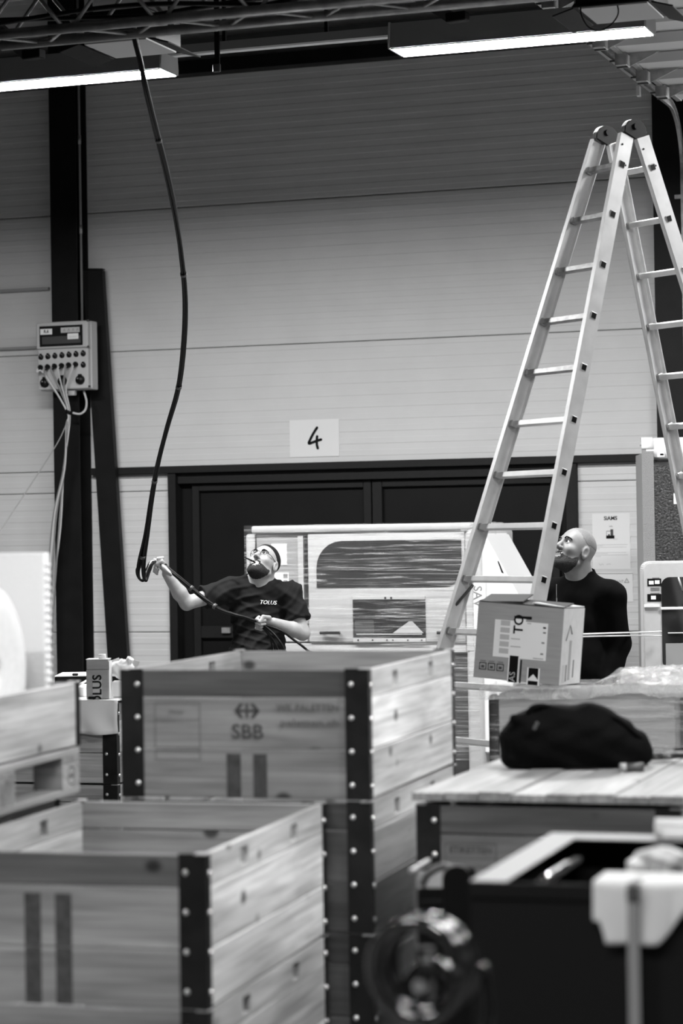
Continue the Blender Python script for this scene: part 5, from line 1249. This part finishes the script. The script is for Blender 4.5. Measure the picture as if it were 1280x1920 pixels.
def conform(me, obj_mesh, org, right, up, fwd, off=.002):
    """wrap flat lettering onto a surface"""
    bm = bmesh.new(); bm.from_mesh(me); bmesh.ops.triangulate(bm, faces=bm.faces)
    bt = BVHTree.FromPolygons([v.co.copy() for v in obj_mesh.vertices], [tuple(p.vertices) for p in obj_mesh.polygons])
    for v in bm.verts:
        o = org+right*v.co.x+up*v.co.y; hit = bt.ray_cast(o-fwd*.5, fwd)
        v.co = (hit[0] if hit[0] is not None else o)-fwd*(off+ (.001 if v.co.z > 0 else 0))
    me2 = bm_mesh(bm); return me2
lt = conform(m_text('TOLUS', .034, bold=.0003, shear=.25), tsh.data, L_(m1, 502, 1130, -.1), Vector((1, 0, -.08)), Vector((.05, 0, 1)), Vector((0, 1, 0)), .004)
obj('lettering', lt, M['paper'], tsh)
# --- trousers and shoes
fp = Field((-.32, -.24, 0), (.32, .30, .01), .011, np.arange(.06, 1.03, .011))
fp.ell((-.01, .04, .93), (.17, .125, .13), None, .04)
for s_, hipx in ((-1, -.10), (1, .10)): fp.cone((hipx, .04, .92), (hipx*1.25, .0, .50), .098, .074, .04); fp.cone((hipx*1.25, .0, .50), (hipx*1.35, .05, .10), .073, .062, .03)
smooth(obj('trousers', fp.mesh(), M['trouser'], m1), 2)
def shoe(t, c, s_):
    fs_ = Field((-.08, -.24, 0), (.08, .10, .01), .01, np.arange(-.015, .15, .01)); fs_.cone((0, .03, .06), (s_*.01, -.15, .04), .052, .045, .03); fs_.cone((0, .03, .06), (0, .03, .11), .05, .05, .02)
    Xa, Ya, Za = fs_.grid(); fs_.F = np.maximum(fs_.F, .001-Za); obj('shoe', fs_.mesh(), M['blackp'], t, c)
for s_, hipx in ((-1, -.135), (1, .135)): shoe(m1, (hipx, .05, 0), s_)
# ------------------------------------------------------------------ the black cable bundle
GR, GL = m1.matrix_basis @ (wrR+(hRd*.064)*1.05+unit(Vector((-.75, -.4, .35)))*.022), m1.matrix_basis @ (wrL+hLd*.066*1.08+unit(Vector((-.1, -.9, -.45)))*.026)
cpts = [P(247, 30, 11.75), P(252, 70, 11.78), P(262, 112, 11.85), P(273, 165, 11.95), P(291, 240, 12.2), P(311, 320, 12.5), P(328, 400, 12.8), P(340, 480, 13.1), P(347, 560, 13.4), P(345, 640, 13.65), P(335, 725, 13.95), P(314, 800, 14.2), P(297, 865, 14.4), P(285, 930, 14.6), P(275, 1000, 14.75), P(266, 1050, 14.85), P(264, 1078, 14.88), P(270, 1089, 14.9), P(276, 1074, 14.92), P(284, 1055, 14.94)]
cpts += [GR+Vector((-.02, 0, .006)), GR+Vector((.02, 0, -.006)), P(335, 1083, 14.93), P(362, 1106, 14.93), P(388, 1127, 14.92), P(414, 1143, 14.9), P(440, 1152, 14.9), P(462, 1158, 14.92), GL]
tails = [[P(508, 1196, 14.92), P(524, 1235, 14.95), P(530, 1330, 15.0), P(528, 1420, 15.05)], [P(516, 1192, 14.9), P(534, 1225, 14.9), P(545, 1300, 14.95), P(546, 1420, 15.0)], [P(505, 1190, 14.94), P(512, 1230, 15.0), P(514, 1330, 15.05), P(510, 1420, 15.1)], [P(525, 1182, 14.95), P(548, 1198, 14.98), P(575, 1219, 15.0), P(600, 1250, 15.05), P(610, 1420, 15.1)]]
cbn = thing('cable_bundle', 'long black cable bundle hanging from the truss into both hands of the bearded person', 'cable', cpts[0])
main = spline(cpts, 7); N_ = len(main)
for k in range(4):
    an = 2*PI*k/4; out = []
    for i, p in enumerate(main):
        tw = an+i*.05; r = .0085*(1.0 if i < N_*.55 else 1.25)
        lf = 1+2.2*math.exp(-((i-N_*.56)/(N_*.045))**2)*(1 if k % 2 else .3)
        out.append(p+(RT*math.cos(tw)*lf+FW*math.sin(tw))*r)
    pts = out+spline([out[-1]]+tails[k], 6)[1:]
    e = pts[-1]; pts.append(Vector((e.x, e.y, .03)))
    obj('cable', m_tube([p-cpts[0] for p in pts], (.0085, .0075, .007, .008)[k], 7), M['cable'], cbn)
for i in (30, 52, 70, 88, 104, 148, 160, 172):
    p = main[i]; tdir = (main[i+1]-main[i-1]).normalized()
    o = obj('tape_band', m_lathe([(.017, -.010), (.0185, -.010), (.0185, .010), (.017, .010)], 12), M['greydk'], cbn, p-cpts[0]); o.rotation_euler = tdir.to_track_quat('Z', 'Y').to_euler()
sg_ = main[134:142]; obj('cable_highlight', m_tube([p-cpts[0] for p in main[120:144]], [.0115]*24, 8), M['cablew'], cbn, label='pale tube painting the highlight on the cables by the raised hand')  # pale tube painted as the glossy highlight on the black cables
# ------------------------------------------------------------------ man in the black jacket
m2 = person((1092, 1150), 14.0, 'shaven-headed bearded person in a black zip jacket looking up beside the stepladder')
fb = Field((-.36, -.34, 0), (.36, .30, .01), .0045, zlist(1.25, 1.88, .0045, .014))
HS = 1.13; fr2 = head_frame(60, 25, 0); ho = L_(m2, 1078, 1037, 0)
hp2 = head(fb, ho, fr2, HS)
nk = L_(m2, 1090, 1088, .05)
fb.cone(hp2(0, -.035, -.02), nk, .062, .070, .03); fb.cone(hp2(0, .015, -.06), nk+Vector((-.02, -.01, 0)), .048, .06, .03)
sA, sB = L_(m2, 1037, 1110, .12), L_(m2, 1146, 1116, -.05)
fb.ell(L_(m2, 1093, 1160, .05), (.17, .12, .26), None, .05); fb.ell(L_(m2, 1093, 1260, .05), (.15, .12, .2), None, .05)
fb.cone(nk+Vector((0, .0, -.05)), sA, .06, .06, .04); fb.cone(nk+Vector((0, 0, -.05)), sB, .06, .06, .04)
eA, wA = L_(m2, 1020, 1195, .10), L_(m2, 1018, 1275, -.02)
eB, wB = L_(m2, 1158, 1208, -.02), L_(m2, 1140, 1290, -.12)
for s0, e0, w0 in ((sA, eA, wA), (sB, eB, wB)):
    fb.cone(s0, e0, .055, .044, .03); fb.cone(e0, w0, .045, .03, .02)
    hd_ = unit(w0-e0); hand(fb, w0, hd_, Vector((.2, -1, 0))-hd_*hd_.dot(Vector((.2, -1, 0))), Vector((-1, -.2, 0))-hd_*hd_.dot(Vector((-1, -.2, 0))), 1.05, 1)
for s_, hipx in ((-1, -.10), (1, .10)):
    fb.cone((hipx, .05, .93), (hipx*1.2, .02, .50), .085, .058, .04); fb.cone((hipx*1.2, .02, .50), (hipx*1.3, .06, .09), .056, .04, .03); fb.cone((hipx*1.3, .06, .09), (hipx*1.3+s_*.02-.04, -.08, .04), .042, .034, .03)
body2 = smooth(obj('body', fb.mesh(), M['skin2'], m2), 1, .4)
head_bits(m2, body2, hp2, fr2, HS, (0, .2))
X, Y, Z = fb.grid(); f_, l_, u_ = fr2
hx, hy, hz = axis_field(ho, l_)/HS, axis_field(ho, f_)/HS, axis_field(ho, u_)/HS
near = np.maximum(np.maximum(np.abs(hx)-.1, np.abs(hy)-.15), np.abs(hz)-.17)
reg = np.maximum(np.maximum(hz-(-.034-.25*np.abs(hx)+.75*np.maximum(0, .045-hy)), -(hz+.15)), .010-hy)
mouth = np.sqrt((hx/.022)**2+((hz+.053)/.011)**2+((hy-.1)/.05)**2)-1
moust = np.maximum(np.abs(hx)-.026, np.maximum(np.abs(hz+.034)-.006, .07-hy))
reg = np.maximum(np.minimum(reg, moust), -mouth*.011)
rn = reg+.004*np.sin(hx*420+2*np.sin(hz*300))*np.sin(hz*380+hy*210); obj('beard', fb.mesh(np.maximum(np.maximum(fb.F-.0012-.005*np.clip(-rn/.022, 0, 1), rn), near)), M['beard'], body2)
rg2 = np.maximum(-(hz-.045-.9*np.maximum(0, hy)-.3*np.maximum(0, hy-.03)), -(hz+.05+hy*.7))
rg2 = rg2+.003*np.sin(hx*300+hy*200)*np.sin(hz*260); obj('stubble', fb.mesh(np.maximum(np.maximum(fb.F-.0007, rg2), near)), M['stubble'], body2)
# --- jacket with stand collar
fj = Field((-.36, -.28, 0), (.36, .30, .01), .006, np.arange(.86, 1.66, .006))
fj.ell(L_(m2, 1093, 1160, .05), (.195, .145, .28), None, .06); fj.ell(L_(m2, 1093, 1255, .05), (.185, .15, .26), None, .06); fj.cone(L_(m2, 1093, 1240, .05), L_(m2, 1093, 1310, .05), .165, .165, .05)
fj.cone(nk+Vector((0, .0, -.05)), sA, .075, .078, .05); fj.cone(nk+Vector((0, 0, -.05)), sB, .078, .08, .05)
fj.cone(sA, eA, .078, .068, .04); fj.cone(eA, wA, .068, .052, .03, flat=True); fj.cone(sB, eB, .080, .072, .04); fj.cone(eB, wB, .070, .052, .03, flat=True)
fj.F = wrinkle(fj.F, fj.grid(), .004, .9, 2.0)
fj.cone(nk+Vector((.008, .02, -.05)), nk+Vector((0, .0, .058)), .088, .078, .02, flat=True)
fj.cone(nk+Vector((0, -.002, .02)), nk+Vector((-.005, -.005, .10)), .066, .075, .004, '-')
Xs, Ys, Zs = fj.grid(); fj.F = np.maximum(fj.F, .90-Zs)
jk = smooth(obj('jacket', fj.mesh(), M['jacket'], m2), 2)
zb0 = L_(m2, 1062, 1083, -.03); bt = BVHTree.FromPolygons([v.co.copy() for v in jk.data.vertices], [tuple(p.vertices) for p in jk.data.polygons])
zp_ = []
for px, py in ((1063, 1072), (1062, 1085), (1062, 1100), (1061, 1130), (1060, 1170), (1059, 1210)):
    o = L_(m2, px, py, -.6); hit = bt.ray_cast(o, Vector((0, 1, 0)))
    if hit[0] is not None: zp_.append(hit[0]+Vector((0, -.002, 0)))
obj('zip', m_tube(zp_, .003, 6), M['greydk'], jk)
if zp_: obj('zip_pull', m_box(.008, .004, .022, .001), M['cablem'], jk, zp_[min(1, len(zp_)-1)]+Vector((0, -.006, 0)))
fp = Field((-.32, -.24, 0), (.32, .30, .01), .011, np.arange(.06, 1.03, .011)); fp.ell((0, .05, .93), (.165, .13, .13), None, .04)
for s_, hipx in ((-1, -.10), (1, .10)): fp.cone((hipx, .05, .92), (hipx*1.2, .02, .50), .098, .074, .04); fp.cone((hipx*1.2, .02, .50), (hipx*1.3, .06, .10), .073, .062, .03)
smooth(obj('trousers', fp.mesh(), M['trouser'], m2), 2)
for s_, hipx in ((-1, -.13), (1, .13)): shoe(m2, (hipx, .06, 0), s_)
